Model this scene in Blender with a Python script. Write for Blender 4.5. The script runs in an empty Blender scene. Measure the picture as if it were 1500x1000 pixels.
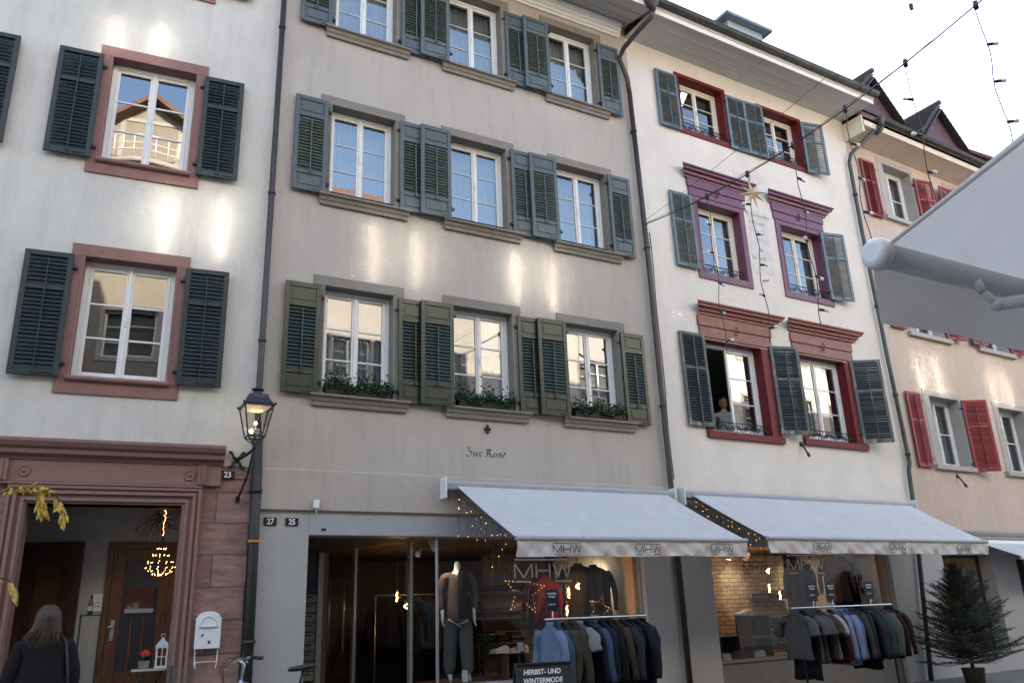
import bpy, math, random
from mathutils import Vector, Matrix
R_ = math.radians
random.seed(7)
SC = bpy.context.scene
COL = SC.collection

# ------------------------------------------------------------------ camera
cam = bpy.data.cameras.new('camera'); cam_o = bpy.data.objects.new('camera', cam); COL.objects.link(cam_o)
cam.sensor_width = 36.0; cam.lens = 28.73; cam.clip_start = 0.05; cam.clip_end = 2000
_r = [[0.8788214918170297, -0.47581572317929494, -0.03566767578431162],
      [-0.1205083644161958, -0.2936607449047797, 0.9482832388098522],
      [-0.461682271292957, -0.8290734373246645, -0.315415148489165]]
_m = Matrix(_r).transposed().to_4x4(); _m.translation = Vector((0, 0, 1.4)); cam_o.matrix_world = _m
SC.camera = cam_o

# ------------------------------------------------------------------ light
SUN_EL, SUN_AZ = 24.0, 15.0          # the sun stands behind the houses, a little to the right (azimuth from +Y to +X)
W = bpy.data.worlds.new('World'); SC.world = W; W.use_nodes = True
wn, wl = W.node_tree.nodes, W.node_tree.links
sky = wn.new('ShaderNodeTexSky'); sky.sky_type = 'NISHITA'; sky.sun_disc = False
sky.sun_elevation = R_(SUN_EL); sky.sun_rotation = R_(SUN_AZ)
sky.air_density = 1.0; sky.dust_density = 2.4; sky.ozone_density = 1.0
wl.new(sky.outputs[0], wn['Background'].inputs[0]); wn['Background'].inputs[1].default_value = 0.14
sl = bpy.data.lights.new('sun', 'SUN'); sl.energy = 5.0; sl.angle = R_(0.5); sl.color = (1.0, 0.90, 0.76)
so = bpy.data.objects.new('sun', sl); COL.objects.link(so)
_d = Vector((math.sin(R_(SUN_AZ)) * math.cos(R_(SUN_EL)), math.cos(R_(SUN_AZ)) * math.cos(R_(SUN_EL)), math.sin(R_(SUN_EL))))
so.rotation_euler = _d.to_track_quat('Z', 'Y').to_euler(); so.location = _d * 60

vs = SC.view_settings; vs.view_transform = 'Standard'; vs.look = 'None'; vs.gamma = 1.0; vs.use_curve_mapping = False
vs.exposure = 2.72
cy = SC.cycles
cy.use_denoising = True; cy.max_bounces = 7; cy.diffuse_bounces = 3; cy.glossy_bounces = 4; cy.transmission_bounces = 4
cy.transparent_max_bounces = 12; cy.caustics_reflective = True; cy.caustics_refractive = False; cy.blur_glossy = 0.0
cy.use_adaptive_sampling = False
cy.use_guiding = True; cy.use_surface_guiding = True; cy.guiding_training_samples = 64
cy.sample_clamp_indirect = 0.0; cy.sample_clamp_direct = 0.0

# ------------------------------------------------------------------ materials
def new_mat(name):
    m = bpy.data.materials.new(name); m.use_nodes = True
    return m, m.node_tree.nodes, m.node_tree.links, m.node_tree.nodes['Principled BSDF']
def rgb(c): return (c[0], c[1], c[2], 1.0)
MATS = {}
def mat(name, col, rough=0.6, var=0.12, scale=6.0, bump=0.0, bscale=60.0, metal=0.0, coat=0.0, col2=None, c2lo=0.55, c2hi=0.65,
        c2scale=8.0, stretch=(1, 1, 1), emit=None, estr=1.0, spec=0.5):
    """painted / plastered / metal surface: base colour with soft variation, optional second colour in patches, bump"""
    if name in MATS: return MATS[name]
    m, n, l, b = new_mat(name)
    tc = n.new('ShaderNodeTexCoord'); mp = n.new('ShaderNodeMapping'); l.new(tc.outputs['Object'], mp.inputs[0])
    mp.inputs['Scale'].default_value = stretch
    nz = n.new('ShaderNodeTexNoise'); nz.inputs['Scale'].default_value = scale; nz.inputs['Detail'].default_value = 6
    nz.inputs['Roughness'].default_value = 0.62
    l.new(mp.outputs[0], nz.inputs['Vector'])
    cr = n.new('ShaderNodeMix'); cr.data_type = 'RGBA'
    mr = n.new('ShaderNodeMapRange'); mr.inputs[1].default_value = 0.3; mr.inputs[2].default_value = 0.7
    l.new(nz.outputs[0], mr.inputs[0]); l.new(mr.outputs[0], cr.inputs[0])
    cr.inputs[6].default_value = rgb([c * (1 - var) for c in col]); cr.inputs[7].default_value = rgb([min(1, c * (1 + var)) for c in col])
    out = cr.outputs[2]
    if col2:
        n2 = n.new('ShaderNodeTexNoise'); n2.inputs['Scale'].default_value = c2scale; n2.inputs['Detail'].default_value = 8
        n2.inputs['Roughness'].default_value = 0.7
        l.new(mp.outputs[0], n2.inputs['Vector'])
        m2 = n.new('ShaderNodeMapRange'); m2.inputs[1].default_value = c2lo; m2.inputs[2].default_value = c2hi
        l.new(n2.outputs[0], m2.inputs[0])
        c2 = n.new('ShaderNodeMix'); c2.data_type = 'RGBA'; l.new(m2.outputs[0], c2.inputs[0]); l.new(out, c2.inputs[6])
        c2.inputs[7].default_value = rgb(col2); out = c2.outputs[2]
    if 'shutter' in name or 'slat' in name:                       # each shutter has faded a little differently
        oi = n.new('ShaderNodeObjectInfo'); m3 = n.new('ShaderNodeMapRange'); m3.inputs[3].default_value = 0.88; m3.inputs[4].default_value = 1.14
        l.new(oi.outputs['Random'], m3.inputs[0]); sc = n.new('ShaderNodeVectorMath'); sc.operation = 'SCALE'
        l.new(out, sc.inputs[0]); l.new(m3.outputs[0], sc.inputs['Scale']); out = sc.outputs[0]
    l.new(out, b.inputs['Base Color'])
    b.inputs['Roughness'].default_value = rough; b.inputs['Metallic'].default_value = metal
    b.inputs['Coat Weight'].default_value = coat; b.inputs['Coat Roughness'].default_value = 0.15
    b.inputs['Specular IOR Level'].default_value = spec
    if bump:
        nb = n.new('ShaderNodeTexNoise'); nb.inputs['Scale'].default_value = bscale; nb.inputs['Detail'].default_value = 5
        l.new(mp.outputs[0], nb.inputs['Vector'])
        bp = n.new('ShaderNodeBump'); bp.inputs['Strength'].default_value = bump; bp.inputs['Distance'].default_value = 0.01
        l.new(nb.outputs[0], bp.inputs['Height']); l.new(bp.outputs[0], b.inputs['Normal'])
    if emit:
        b.inputs['Emission Color'].default_value = rgb(emit); b.inputs['Emission Strength'].default_value = estr
    MATS[name] = m
    return m
def plaster(name, col, dirt, bump=0.5, bscale=90.0, speck=0.0, streak=0.5):
    """rendered wall: broad stains, rain streaks, fine speckles of dirt, trowelled bump"""
    m, n, l, b = new_mat(name)
    tc = n.new('ShaderNodeTexCoord')
    def noise(sc, det, stretch=(1, 1, 1), ro=0.6):
        mp = n.new('ShaderNodeMapping'); mp.inputs['Scale'].default_value = stretch; l.new(tc.outputs['Object'], mp.inputs[0])
        z = n.new('ShaderNodeTexNoise'); z.inputs['Scale'].default_value = sc; z.inputs['Detail'].default_value = det
        z.inputs['Roughness'].default_value = ro; l.new(mp.outputs[0], z.inputs['Vector']); return z.outputs[0]
    def mrange(s, a, c, lo=0.0, hi=1.0):
        r = n.new('ShaderNodeMapRange'); r.inputs[1].default_value = a; r.inputs[2].default_value = c
        r.inputs[3].default_value = lo; r.inputs[4].default_value = hi; l.new(s, r.inputs[0]); return r.outputs[0]
    def mix(f, a, c2):
        x = n.new('ShaderNodeMix'); x.data_type = 'RGBA'; l.new(f, x.inputs[0])
        if isinstance(a, tuple): x.inputs[6].default_value = a
        else: l.new(a, x.inputs[6])
        x.inputs[7].default_value = c2; return x.outputs[2]
    c0 = mix(mrange(noise(0.9, 5), 0.3, 0.7), rgb(col), rgb([c * 0.84 for c in col]))
    c1 = mix(mrange(noise(2.2, 7, (2.2, 2.2, 0.35)), 0.5, 0.8, 0, streak), c0, rgb(dirt))
    c2 = mix(mrange(noise(7, 9, (1, 1, 1), 0.75), 0.66 - 0.02 * speck, 0.78, 0, 0.25 + speck), c1, rgb([d * 0.5 for d in dirt]))
    c3 = mix(mrange(noise(140, 2), 0.35, 0.75, 0, 0.25), c2, rgb([min(1, c * 1.12) for c in col]))
    l.new(c3, b.inputs['Base Color']); b.inputs['Roughness'].default_value = 0.9; b.inputs['Specular IOR Level'].default_value = 0.03
    bp = n.new('ShaderNodeBump'); bp.inputs['Strength'].default_value = bump; bp.inputs['Distance'].default_value = 0.012
    ad = n.new('ShaderNodeMath'); ad.operation = 'ADD'
    l.new(noise(bscale, 5), ad.inputs[0]); l.new(mrange(noise(9, 6), 0, 1, 0, 1.5), ad.inputs[1])
    l.new(ad.outputs[0], bp.inputs['Height']); l.new(bp.outputs[0], b.inputs['Normal'])
    MATS[name] = m
    return m
def glass(name, ior=1.9, tint=(0.75, 0.8, 0.8), rough=0.0, boost=1.0):
    m, n, l, b = new_mat(name); n.remove(b)
    fr = n.new('ShaderNodeFresnel'); ge = n.new('ShaderNodeNewGeometry'); mi = n.new('ShaderNodeMapRange')   # same reflection from either side of the sheet
    mi.inputs[3].default_value = ior; mi.inputs[4].default_value = 1.0 / ior; l.new(ge.outputs['Backfacing'], mi.inputs[0]); l.new(mi.outputs[0], fr.inputs[0])
    mu = n.new('ShaderNodeMath'); mu.operation = 'MULTIPLY'; mu.inputs[1].default_value = boost; mu.use_clamp = True
    l.new(fr.outputs[0], mu.inputs[0])
    tr = n.new('ShaderNodeBsdfTransparent'); tr.inputs[0].default_value = rgb(tint)
    gl = n.new('ShaderNodeBsdfGlossy'); gl.inputs['Roughness'].default_value = rough; gl.inputs[0].default_value = (1, 1, 1, 1)
    mx = n.new('ShaderNodeMixShader'); l.new(mu.outputs[0], mx.inputs[0]); l.new(tr.outputs[0], mx.inputs[1]); l.new(gl.outputs[0], mx.inputs[2])
    l.new(mx.outputs[0], n['Material Output'].inputs[0])
    MATS[name] = m
    return m
def cloth_mat(name, col, trans=0.5, rough=0.9):
    """thin woven cloth that lets light through"""
    m, n, l, b = new_mat(name)
    tc = n.new('ShaderNodeTexCoord'); nz = n.new('ShaderNodeTexNoise'); nz.inputs['Scale'].default_value = 5; nz.inputs['Detail'].default_value = 6
    l.new(tc.outputs['Object'], nz.inputs['Vector'])
    mx0 = n.new('ShaderNodeMix'); mx0.data_type = 'RGBA'; l.new(nz.outputs[0], mx0.inputs[0])
    mx0.inputs[6].default_value = rgb([c * 0.85 for c in col]); mx0.inputs[7].default_value = rgb([min(1, c * 1.1) for c in col])
    l.new(mx0.outputs[2], b.inputs['Base Color']); b.inputs['Roughness'].default_value = rough
    w = n.new('ShaderNodeTexWave'); w.inputs['Scale'].default_value = 180; w.bands_direction = 'X'; l.new(tc.outputs['Object'], w.inputs[0])
    bp = n.new('ShaderNodeBump'); bp.inputs['Strength'].default_value = 0.12; bp.inputs['Distance'].default_value = 0.003
    l.new(w.outputs[0], bp.inputs['Height']); l.new(bp.outputs[0], b.inputs['Normal'])
    tl = n.new('ShaderNodeBsdfTranslucent'); l.new(mx0.outputs[2], tl.inputs[0])
    mx = n.new('ShaderNodeMixShader'); mx.inputs[0].default_value = trans
    l.new(b.outputs[0], mx.inputs[1]); l.new(tl.outputs[0], mx.inputs[2]); l.new(mx.outputs[0], n['Material Output'].inputs[0])
    MATS[name] = m
    return m
def stone_blocks(name, c1, c2, mortar, w=0.5, h=0.3, scale=1.0, rough=0.9, ms=0.012, bump=0.5):
    m, n, l, b = new_mat(name)
    tc = n.new('ShaderNodeTexCoord'); mp = n.new('ShaderNodeMapping'); l.new(tc.outputs['Object'], mp.inputs[0])
    mp.inputs['Rotation'].default_value = (R_(90), 0, 0)
    nz0 = n.new('ShaderNodeTexNoise'); nz0.inputs['Scale'].default_value = 3; l.new(tc.outputs['Object'], nz0.inputs['Vector'])
    ad = n.new('ShaderNodeMix'); ad.data_type = 'RGBA'; ad.blend_type = 'ADD'; ad.inputs[0].default_value = 0.02
    l.new(mp.outputs[0], ad.inputs[6]); l.new(nz0.outputs[1], ad.inputs[7])
    bk = n.new('ShaderNodeTexBrick'); l.new(ad.outputs[2], bk.inputs['Vector'])
    bk.inputs['Scale'].default_value = scale; bk.inputs['Brick Width'].default_value = w; bk.inputs['Row Height'].default_value = h
    bk.inputs['Mortar Size'].default_value = ms; bk.inputs['Color1'].default_value = rgb(c1); bk.inputs['Color2'].default_value = rgb(c2)
    bk.inputs['Mortar'].default_value = rgb(mortar); bk.inputs['Mortar Smooth'].default_value = 0.3
    nz = n.new('ShaderNodeTexNoise'); nz.inputs['Scale'].default_value = 4; nz.inputs['Detail'].default_value = 9; nz.inputs['Roughness'].default_value = 0.7
    mp2 = n.new('ShaderNodeMapping'); mp2.inputs['Scale'].default_value = (1, 1, 3.5); l.new(tc.outputs['Object'], mp2.inputs[0]); l.new(mp2.outputs[0], nz.inputs['Vector'])
    mr = n.new('ShaderNodeMapRange'); mr.inputs[1].default_value = 0.35; mr.inputs[2].default_value = 0.7; mr.inputs[3].default_value = 0.65; mr.inputs[4].default_value = 1.3
    l.new(nz.outputs[0], mr.inputs[0])
    mx = n.new('ShaderNodeVectorMath'); mx.operation = 'SCALE'; l.new(bk.outputs[0], mx.inputs[0]); l.new(mr.outputs[0], mx.inputs['Scale'])
    l.new(mx.outputs[0], b.inputs['Base Color']); b.inputs['Roughness'].default_value = rough
    bp = n.new('ShaderNodeBump'); bp.inputs['Strength'].default_value = bump; bp.inputs['Distance'].default_value = 0.02
    l.new(nz.outputs[0], bp.inputs['Height']); l.new(bp.outputs[0], b.inputs['Normal'])
    MATS[name] = m
    return m
def wood(name, dark, light, rough=0.5):
    return mat(name, light, rough=rough, var=0.25, scale=5, col2=dark, c2lo=0.4, c2hi=0.62, c2scale=6, stretch=(9, 9, 0.8), bump=0.15, bscale=20)
def glow(name, col, s):
    m, n, l, b = new_mat(name)
    b.inputs['Base Color'].default_value = rgb(col); b.inputs['Emission Color'].default_value = rgb(col); b.inputs['Emission Strength'].default_value = s
    MATS[name] = m
    return m

M_WHITE_PL = plaster('white_plaster', (0.61, 0.585, 0.53), (0.34, 0.32, 0.28), bump=0.5, bscale=45, speck=0.3)
M_GREIGE = plaster('greige_plaster', (0.465, 0.425, 0.375), (0.29, 0.265, 0.23), bump=0.35, bscale=70, streak=0.6, speck=.1)
M_CREAM = plaster('cream_plaster', (0.72, 0.675, 0.605), (0.50, 0.45, 0.38), bump=0.35, bscale=60, streak=0.22)
M_PEACH = plaster('peach_plaster', (0.58, 0.475, 0.395), (0.38, 0.27, 0.19), bump=0.8, bscale=50, speck=0.3)
M_PIER = plaster('shop_pier_plaster', (0.42, 0.42, 0.41), (0.33, 0.32, 0.30), bump=0.3, bscale=80, streak=0.2)
M_INNER = mat('room_wall', (0.30, 0.28, 0.25), 0.9)
M_TRIM = mat('grey_stone_trim', (0.205, 0.185, 0.155), 0.8, bump=0.2, bscale=90)
M_SAND = mat('red_sandstone_paint', (0.24, 0.125, 0.108), 0.75, var=0.1, scale=5, bump=0.25, bscale=70, col2=(0.16, 0.085, 0.07), c2lo=0.55, c2hi=0.75)
M_SHOPRED = mat('brown_red_shopfront_paint', (0.225, 0.130, 0.112), 0.55, var=0.08, bump=0.12, bscale=40)
M_ASHLAR = stone_blocks('red_sandstone_blocks', (0.23, 0.13, 0.11), (0.30, 0.19, 0.16), (0.13, 0.10, 0.085), w=0.75, h=0.36)
M_DKSTONE = mat('dark_plinth_stone', (0.10, 0.09, 0.085), 0.8, bump=0.3)
M_WHITE = mat('white_window_paint', (0.74, 0.74, 0.72), 0.35, var=0.03)
M_CREAMW = mat('cream_window_paint', (0.72, 0.67, 0.56), 0.4, var=0.04)
M_GLASS = glass('window_glass', 2.5, (0.62, 0.66, 0.66))
M_OPPGLASS = glass('opposite_window_glass', 1.5, (0.93, 0.94, 0.94), rough=.05)
M_OPPGLASS2 = glass('inner_window_glass', 2.15, (0.8, 0.82, 0.82), rough=.09)
M_SHOPGLASS = glass('shop_window_glass', 1.35, (0.93, 0.95, 0.95))
M_SHEER = cloth_mat('sheer_curtain', (0.78, 0.78, 0.76), 0.5)
M_BLIND = mat('violet_grey_blind', (0.28, 0.27, 0.33), 0.8)
M_DKGREEN = mat('dark_green_shutter_paint', (0.009, 0.017, 0.018), 0.5, var=0.2, bump=0.1)
M_TEAL = mat('blue_green_shutter_paint', (0.070, 0.094, 0.098), 0.5, var=0.12, scale=9, col2=(0.20, 0.20, 0.15), c2lo=0.62, c2hi=0.7, c2scale=22, stretch=(1, 1, 0.25), bump=0.2)
M_TEALSLAT = mat('weathered_teal_slats', (0.048, 0.062, 0.045), 0.55, var=0.25, scale=5, col2=(0.24, 0.22, 0.12), c2lo=0.58, c2hi=0.68, c2scale=7, bump=0.2, stretch=(0.4, 1, 3))
M_GREEN = mat('bottle_green_shutter_paint', (0.021, 0.032, 0.017), 0.32, var=0.15, scale=7, col2=(0.09, 0.10, 0.065), c2lo=0.68, c2hi=0.73, c2scale=18, bump=0.2, stretch=(1, 1, 0.4))
M_BLUE = mat('pale_blue_shutter_paint', (0.092, 0.145, 0.175), 0.5, var=0.15, scale=9, col2=(0.22, 0.20, 0.15), c2lo=0.62, c2hi=0.7, c2scale=20, bump=0.2)
M_BLUESLAT = mat('weathered_brown_slats', (0.155, 0.15, 0.12), 0.7, var=0.3, scale=8, col2=(0.09, 0.13, 0.15), c2lo=0.5, c2hi=0.62, c2scale=6, bump=0.25, stretch=(0.5, 1, 3))
M_SLATE = mat('slate_slat_paint', (0.024, 0.034, 0.036), 0.5, var=0.2, col2=(0.15, 0.15, 0.12), c2lo=0.64, c2hi=0.7, c2scale=14, stretch=(0.5, 1, 3))
M_SLATEFR = mat('bleached_grey_shutter_frame', (0.085, 0.098, 0.095), 0.65, var=0.25, scale=8, col2=(0.30, 0.27, 0.20), c2lo=0.52, c2hi=0.64, c2scale=7, bump=0.25, stretch=(1, 1, 0.3))
M_REDSH = mat('red_shutter_paint', (0.235, 0.022, 0.020), 0.5, var=0.18, bump=0.15, col2=(0.30, 0.08, 0.06), c2lo=0.62, c2hi=0.72, c2scale=12)
M_REDFR = mat('oxblood_gloss_paint', (0.125, 0.008, 0.009), 0.5, var=0.15, bump=0.15, spec=.3)
M_REDSKY = mat('sky_tinted_red_paint', (0.125, 0.028, 0.062), 0.42, var=0.14, coat=0.12, bump=0.12)  # the red frame paint with a blue sky sheen put into its colour
M_REDWARM = mat('warm_lit_red_paint', (0.20, 0.056, 0.040), 0.45, var=0.3, scale=7, bump=0.3, col2=(0.24, 0.095, 0.07), c2lo=0.6, c2hi=0.72, stretch=(1, 1, 2))  # red paint with the warm light on the lower hoods put into its colour
M_IRON = mat('black_iron', (0.018, 0.02, 0.025), 0.4, var=0.2, metal=0.3)
M_PIPE = mat('brown_metal_pipe', (0.060, 0.048, 0.048), 0.45, var=0.2, metal=0.4, scale=4)
M_GUTTER = mat('patinated_gutter', (0.075, 0.075, 0.065), 0.5, var=0.25, metal=0.4, scale=3)
M_SOFFIT = mat('grey_white_boards', (0.54, 0.52, 0.50), 0.7, var=0.08, scale=4, stretch=(0.3, 2, 1))
M_FASCIA = mat('white_fascia_paint', (0.75, 0.74, 0.70), 0.6, var=0.05)
M_TILE = mat('old_roof_tiles', (0.14, 0.075, 0.05), 0.85, var=0.3, scale=3, col2=(0.07, 0.06, 0.05), bump=0.6, bscale=14)
M_DKTILE = mat('dark_roof_tiles', (0.055, 0.045, 0.04), 0.85, var=0.35, scale=6, bump=0.5, bscale=18)
M_DORMER = mat('oxide_red_boards', (0.085, 0.036, 0.034), 0.6, var=0.15, stretch=(30, 1, 1), scale=2)
M_DKWOOD = mat('dark_brown_timber', (0.035, 0.026, 0.022), 0.6)
M_AWN = cloth_mat('pale_awning_cloth', (0.58, 0.585, 0.585), 0.12)
M_VAL = cloth_mat('valance_cloth', (0.76, 0.755, 0.75), 0.35)
M_AWNGREY = cloth_mat('grey_awning_cloth', (0.52, 0.485, 0.435), 0.72)
M_ALU = mat('brushed_aluminium', (0.55, 0.55, 0.56), 0.35, var=0.05, metal=0.8)
M_GREYMETAL = mat('grey_blue_metal_panel', (0.33, 0.345, 0.37), 0.45, var=0.06)
M_WHITEPL = mat('white_powder_coat', (0.72, 0.73, 0.74), 0.3, var=0.03)
M_BLACK = mat('matt_black', (0.012, 0.012, 0.013), 0.6)
M_BLACKPL = mat('black_plastic', (0.016, 0.016, 0.018), 0.35)
M_NAVY = mat('enamel_navy', (0.012, 0.017, 0.028), 0.25, coat=0.4)
M_INK = mat('black_ink', (0.02, 0.02, 0.022), 0.7)
M_CHALK = mat('white_letter_paint', (0.75, 0.75, 0.74), 0.6)
M_WALLINK = mat('wall_lettering_paint', (0.07, 0.066, 0.06), 0.9)
M_FADED = mat('faded_wall_lettering', (0.33, 0.31, 0.30), 0.9, var=0.2)
M_PATCHPL = mat('patched_plaster', (0.60, 0.565, 0.53), 0.95, bump=0.4)
M_FLOORW = wood('shop_floor_wood', (0.10, 0.06, 0.035), (0.20, 0.13, 0.08))
M_DOORW = wood('door_brown_wood', (0.07, 0.028, 0.012), (0.17, 0.075, 0.03), 0.4)
M_DOORDK = wood('dark_door_wood', (0.035, 0.014, 0.009), (0.075, 0.03, 0.02), 0.4)
M_BRICKW = stone_blocks('cream_bricks', (0.42, 0.34, 0.24), (0.52, 0.42, 0.31), (0.10, 0.08, 0.06), w=0.22, h=0.075, ms=0.007)
M_LEAF = mat('dark_green_leaf', (0.022, 0.055, 0.018), 0.35, var=0.4, scale=14)
M_NEEDLE = mat('fir_needles', (0.013, 0.020, 0.008), 0.6, var=0.4, scale=10)
M_YLEAF = mat('yellow_autumn_leaf', (0.52, 0.33, 0.03), 0.5, var=0.3, scale=25, col2=(0.30, 0.26, 0.05), c2lo=0.5, c2hi=0.65)
M_BARK = mat('grey_bark', (0.07, 0.055, 0.04), 0.9, bump=0.5)
M_STREET = stone_blocks('cobbled_street', (0.16, 0.15, 0.14), (0.22, 0.20, 0.18), (0.07, 0.065, 0.06), w=0.14, h=0.1)
M_BULB = glow('filament_glow', (1.0, 0.42, 0.10), 14.0)
M_SPOTG = glow('spotlight_glow', (1.0, 0.86, 0.66), 18.0)
M_FAIRY = glow('fairy_light_glow', (1.0, 0.46, 0.15), 4.0)
M_GAS = glow('gas_lamp_flame', (1.0, 0.70, 0.36), 9.0)
M_CLEAR = mat('clear_bulb_glass', (0.78, 0.78, 0.76), 0.1, var=0.02)

# ------------------------------------------------------------------ mesh builder
class MB:
    def __init__(s): s.v = []; s.f = []; s.sm = []
    def add(s, vs, fs, smooth=False):
        b = len(s.v); s.v += [tuple(v) for v in vs]; s.f += [tuple(b + i for i in f) for f in fs]; s.sm += [smooth] * len(fs)
        return s
    def box(s, x0, x1, y0, y1, z0, z1):
        return s.add([(x0, y0, z0), (x1, y0, z0), (x1, y1, z0), (x0, y1, z0), (x0, y0, z1), (x1, y0, z1), (x1, y1, z1), (x0, y1, z1)],
                     [(0, 3, 2, 1), (4, 5, 6, 7), (0, 1, 5, 4), (1, 2, 6, 5), (2, 3, 7, 6), (3, 0, 4, 7)])
    def ob(s, u0, u1, o0, o1, z0, z1):                     # box given by distance in front of the wall
        return s.box(u0, u1, -o1, -o0, z0, z1)
    def bar(s, a, b, w, h=None, up=(0, 0, 1)):             # rectangular bar between two points
        a, b = Vector(a), Vector(b); d = (b - a).normalized(); h = h or w
        upv = Vector(up)
        if abs(d.dot(upv)) > .98: upv = Vector((1, 0, 0))
        x = d.cross(upv).normalized() * (w / 2); y = x.cross(d).normalized() * (h / 2)
        vs = [p + q for p in (a, b) for q in (-x - y, x - y, x + y, -x + y)]
        return s.add(vs, [(0, 1, 2, 3), (7, 6, 5, 4), (0, 4, 5, 1), (1, 5, 6, 2), (2, 6, 7, 3), (3, 7, 4, 0)])
    def quad(s, a, b, c, d): return s.add([a, b, c, d], [(0, 1, 2, 3)])
    def tube(s, pts, r, n=8, cap=True, flat=1.0):
        pts = [Vector(p) for p in pts]; rs = r if isinstance(r, (list, tuple)) else [r] * len(pts)
        rings = []; prev = None
        for i, p in enumerate(pts):
            t = (pts[min(i + 1, len(pts) - 1)] - pts[max(i - 1, 0)]).normalized()
            if prev is None:
                ref = Vector((0, 0, 1)) if abs(t.z) < .9 else Vector((0, 1, 0))
                x = t.cross(ref).normalized()
            else:
                x = (prev - t * prev.dot(t)).normalized()
            prev = x; y = t.cross(x)
            rings.append([p + (x * math.cos(2 * math.pi * k / n) + y * math.sin(2 * math.pi * k / n) * flat) * rs[i] for k in range(n)])
        return s.loft(rings, cap)
    def loft(s, rings, cap=True, smooth=True, closed=True):
        n = len(rings[0]); vs = [q for r in rings for q in r]; fs = []
        for i in range(len(rings) - 1):
            for k in range(n if closed else n - 1):
                k2 = (k + 1) % n
                fs.append((i * n + k, i * n + k2, (i + 1) * n + k2, (i + 1) * n + k))
        s.add(vs, fs, smooth)
        if cap and closed:
            b = len(s.v) - len(vs); s.f += [tuple(b + k for k in range(n))[::-1], tuple(b + (len(rings) - 1) * n + k for k in range(n))]; s.sm += [False, False]
        return s
    def lathe(s, prof, c=(0, 0, 0), n=16, cap=True):       # prof: (radius, z)
        return s.loft([[Vector((c[0] + r * math.cos(2 * math.pi * k / n), c[1] + r * math.sin(2 * math.pi * k / n), c[2] + z)) for k in range(n)] for r, z in prof], cap)
    def ball(s, c, r, n=10, m=7, sx=1, sy=1, sz=1):
        rings = [[Vector((c[0] + sx * r * math.sin(math.pi * i / m) * math.cos(2 * math.pi * k / n), c[1] + sy * r * math.sin(math.pi * i / m) * math.sin(2 * math.pi * k / n),
                          c[2] + sz * r * math.cos(math.pi * i / m))) for k in range(n)] for i in [.06] + list(range(1, m)) + [m - .06]]
        return s.loft(rings, True)
    def extr(s, prof, u0, u1, m0=0.0, m1=0.0):             # profile (o, z) pushed along u; ends return by m0/m1 times o
        a = [(u0 - m0 * o, -o, z) for o, z in prof]; b = [(u1 + m1 * o, -o, z) for o, z in prof]; n = len(prof)
        return s.add(a + b, [(i, (i + 1) % n, n + (i + 1) % n, n + i) for i in range(n)] + [tuple(range(n))[::-1], tuple(range(n, 2 * n))])
    def build(s, name, m, parent=None, bevel=0.0):
        me = bpy.data.meshes.new(name); me.from_pydata(s.v, [], s.f); me.materials.append(m)
        me.polygons.foreach_set('use_smooth', s.sm); me.update()
        o = bpy.data.objects.new(name, me); COL.objects.link(o)
        if parent: o.parent = parent
        if bevel:
            bv = o.modifiers.new('edge', 'BEVEL'); bv.width = bevel; bv.segments = 1; bv.limit_method = 'ANGLE'; bv.angle_limit = R_(40)
        return o
def tag(o, label=None, cat=None, group=None, kind=None):
    if label: o['label'] = label
    if cat: o['category'] = cat
    if group: o['group'] = group
    if kind: o['kind'] = kind
    return o
def thing(name, label, cat, loc=(0, 0, 0), rz=0.0, group=None):
    o = bpy.data.objects.new(name, None); o.empty_display_size = .2; COL.objects.link(o); o.location = loc; o.rotation_euler = (0, 0, rz)
    return tag(o, label, cat, group)
def inst(src, name, parent=None, loc=(0, 0, 0), rot=(0, 0, 0), scale=None):
    o = src.copy(); o.name = name; COL.objects.link(o); o.parent = parent; o.location = loc; o.rotation_euler = rot
    if scale: o.scale = scale
    return o
def copy_tree(o, loc=None, rz=None, label=None, parent=None):
    c = o.copy(); COL.objects.link(c); c.parent = parent
    if loc is not None: c.location = loc
    if rz is not None: c.rotation_euler = (0, 0, rz)
    if label: c['label'] = label
    for ch in list(o.children): copy_tree(ch, parent=c)
    return c
def text(body, name, m, parent, loc, size, rot=(R_(90), 0, 0), ext=0.001, align='CENTER', sx=1.0, shear=0.0, bold=0.0):
    cu = bpy.data.curves.new(name, 'FONT'); cu.body = body; cu.size = size; cu.extrude = ext; cu.align_x = align; cu.align_y = 'CENTER'
    cu.shear = shear; cu.offset = bold
    tmp = bpy.data.objects.new(name, cu); COL.objects.link(tmp); dg = bpy.context.evaluated_depsgraph_get()
    me = bpy.data.meshes.new_from_object(tmp.evaluated_get(dg)); bpy.data.objects.remove(tmp); me.materials.clear(); me.materials.append(m)
    o = bpy.data.objects.new(name, me); COL.objects.link(o); o.parent = parent; o.location = loc; o.rotation_euler = rot
    o.scale = (sx, 1, 1)
    return o
BP = {1: ((2.003, 10.2, 0), -0.0808), 2: ((2.003, 10.2, 0), 0.0), 3: ((8.395, 10.2, 0), 0.02934), 4: ((14.587, 10.382, 0), 0.05084)}
def wpt(b, u, o, z):                                        # building coordinates to world
    (x, y, _), a = BP[b]
    return Vector((x + u * math.cos(a) + o * math.sin(a), y + u * math.sin(a) - o * math.cos(a), z))

# ------------------------------------------------------------------ ground
tag(MB().box(-150, 150, -150, 200, -0.3, -0.01).build('ground', M_DKSTONE), kind='structure')
tag(MB().box(-40, 60, -1.6, 10.9, -0.009, -0.004).build('street', M_STREET), kind='structure')

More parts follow.
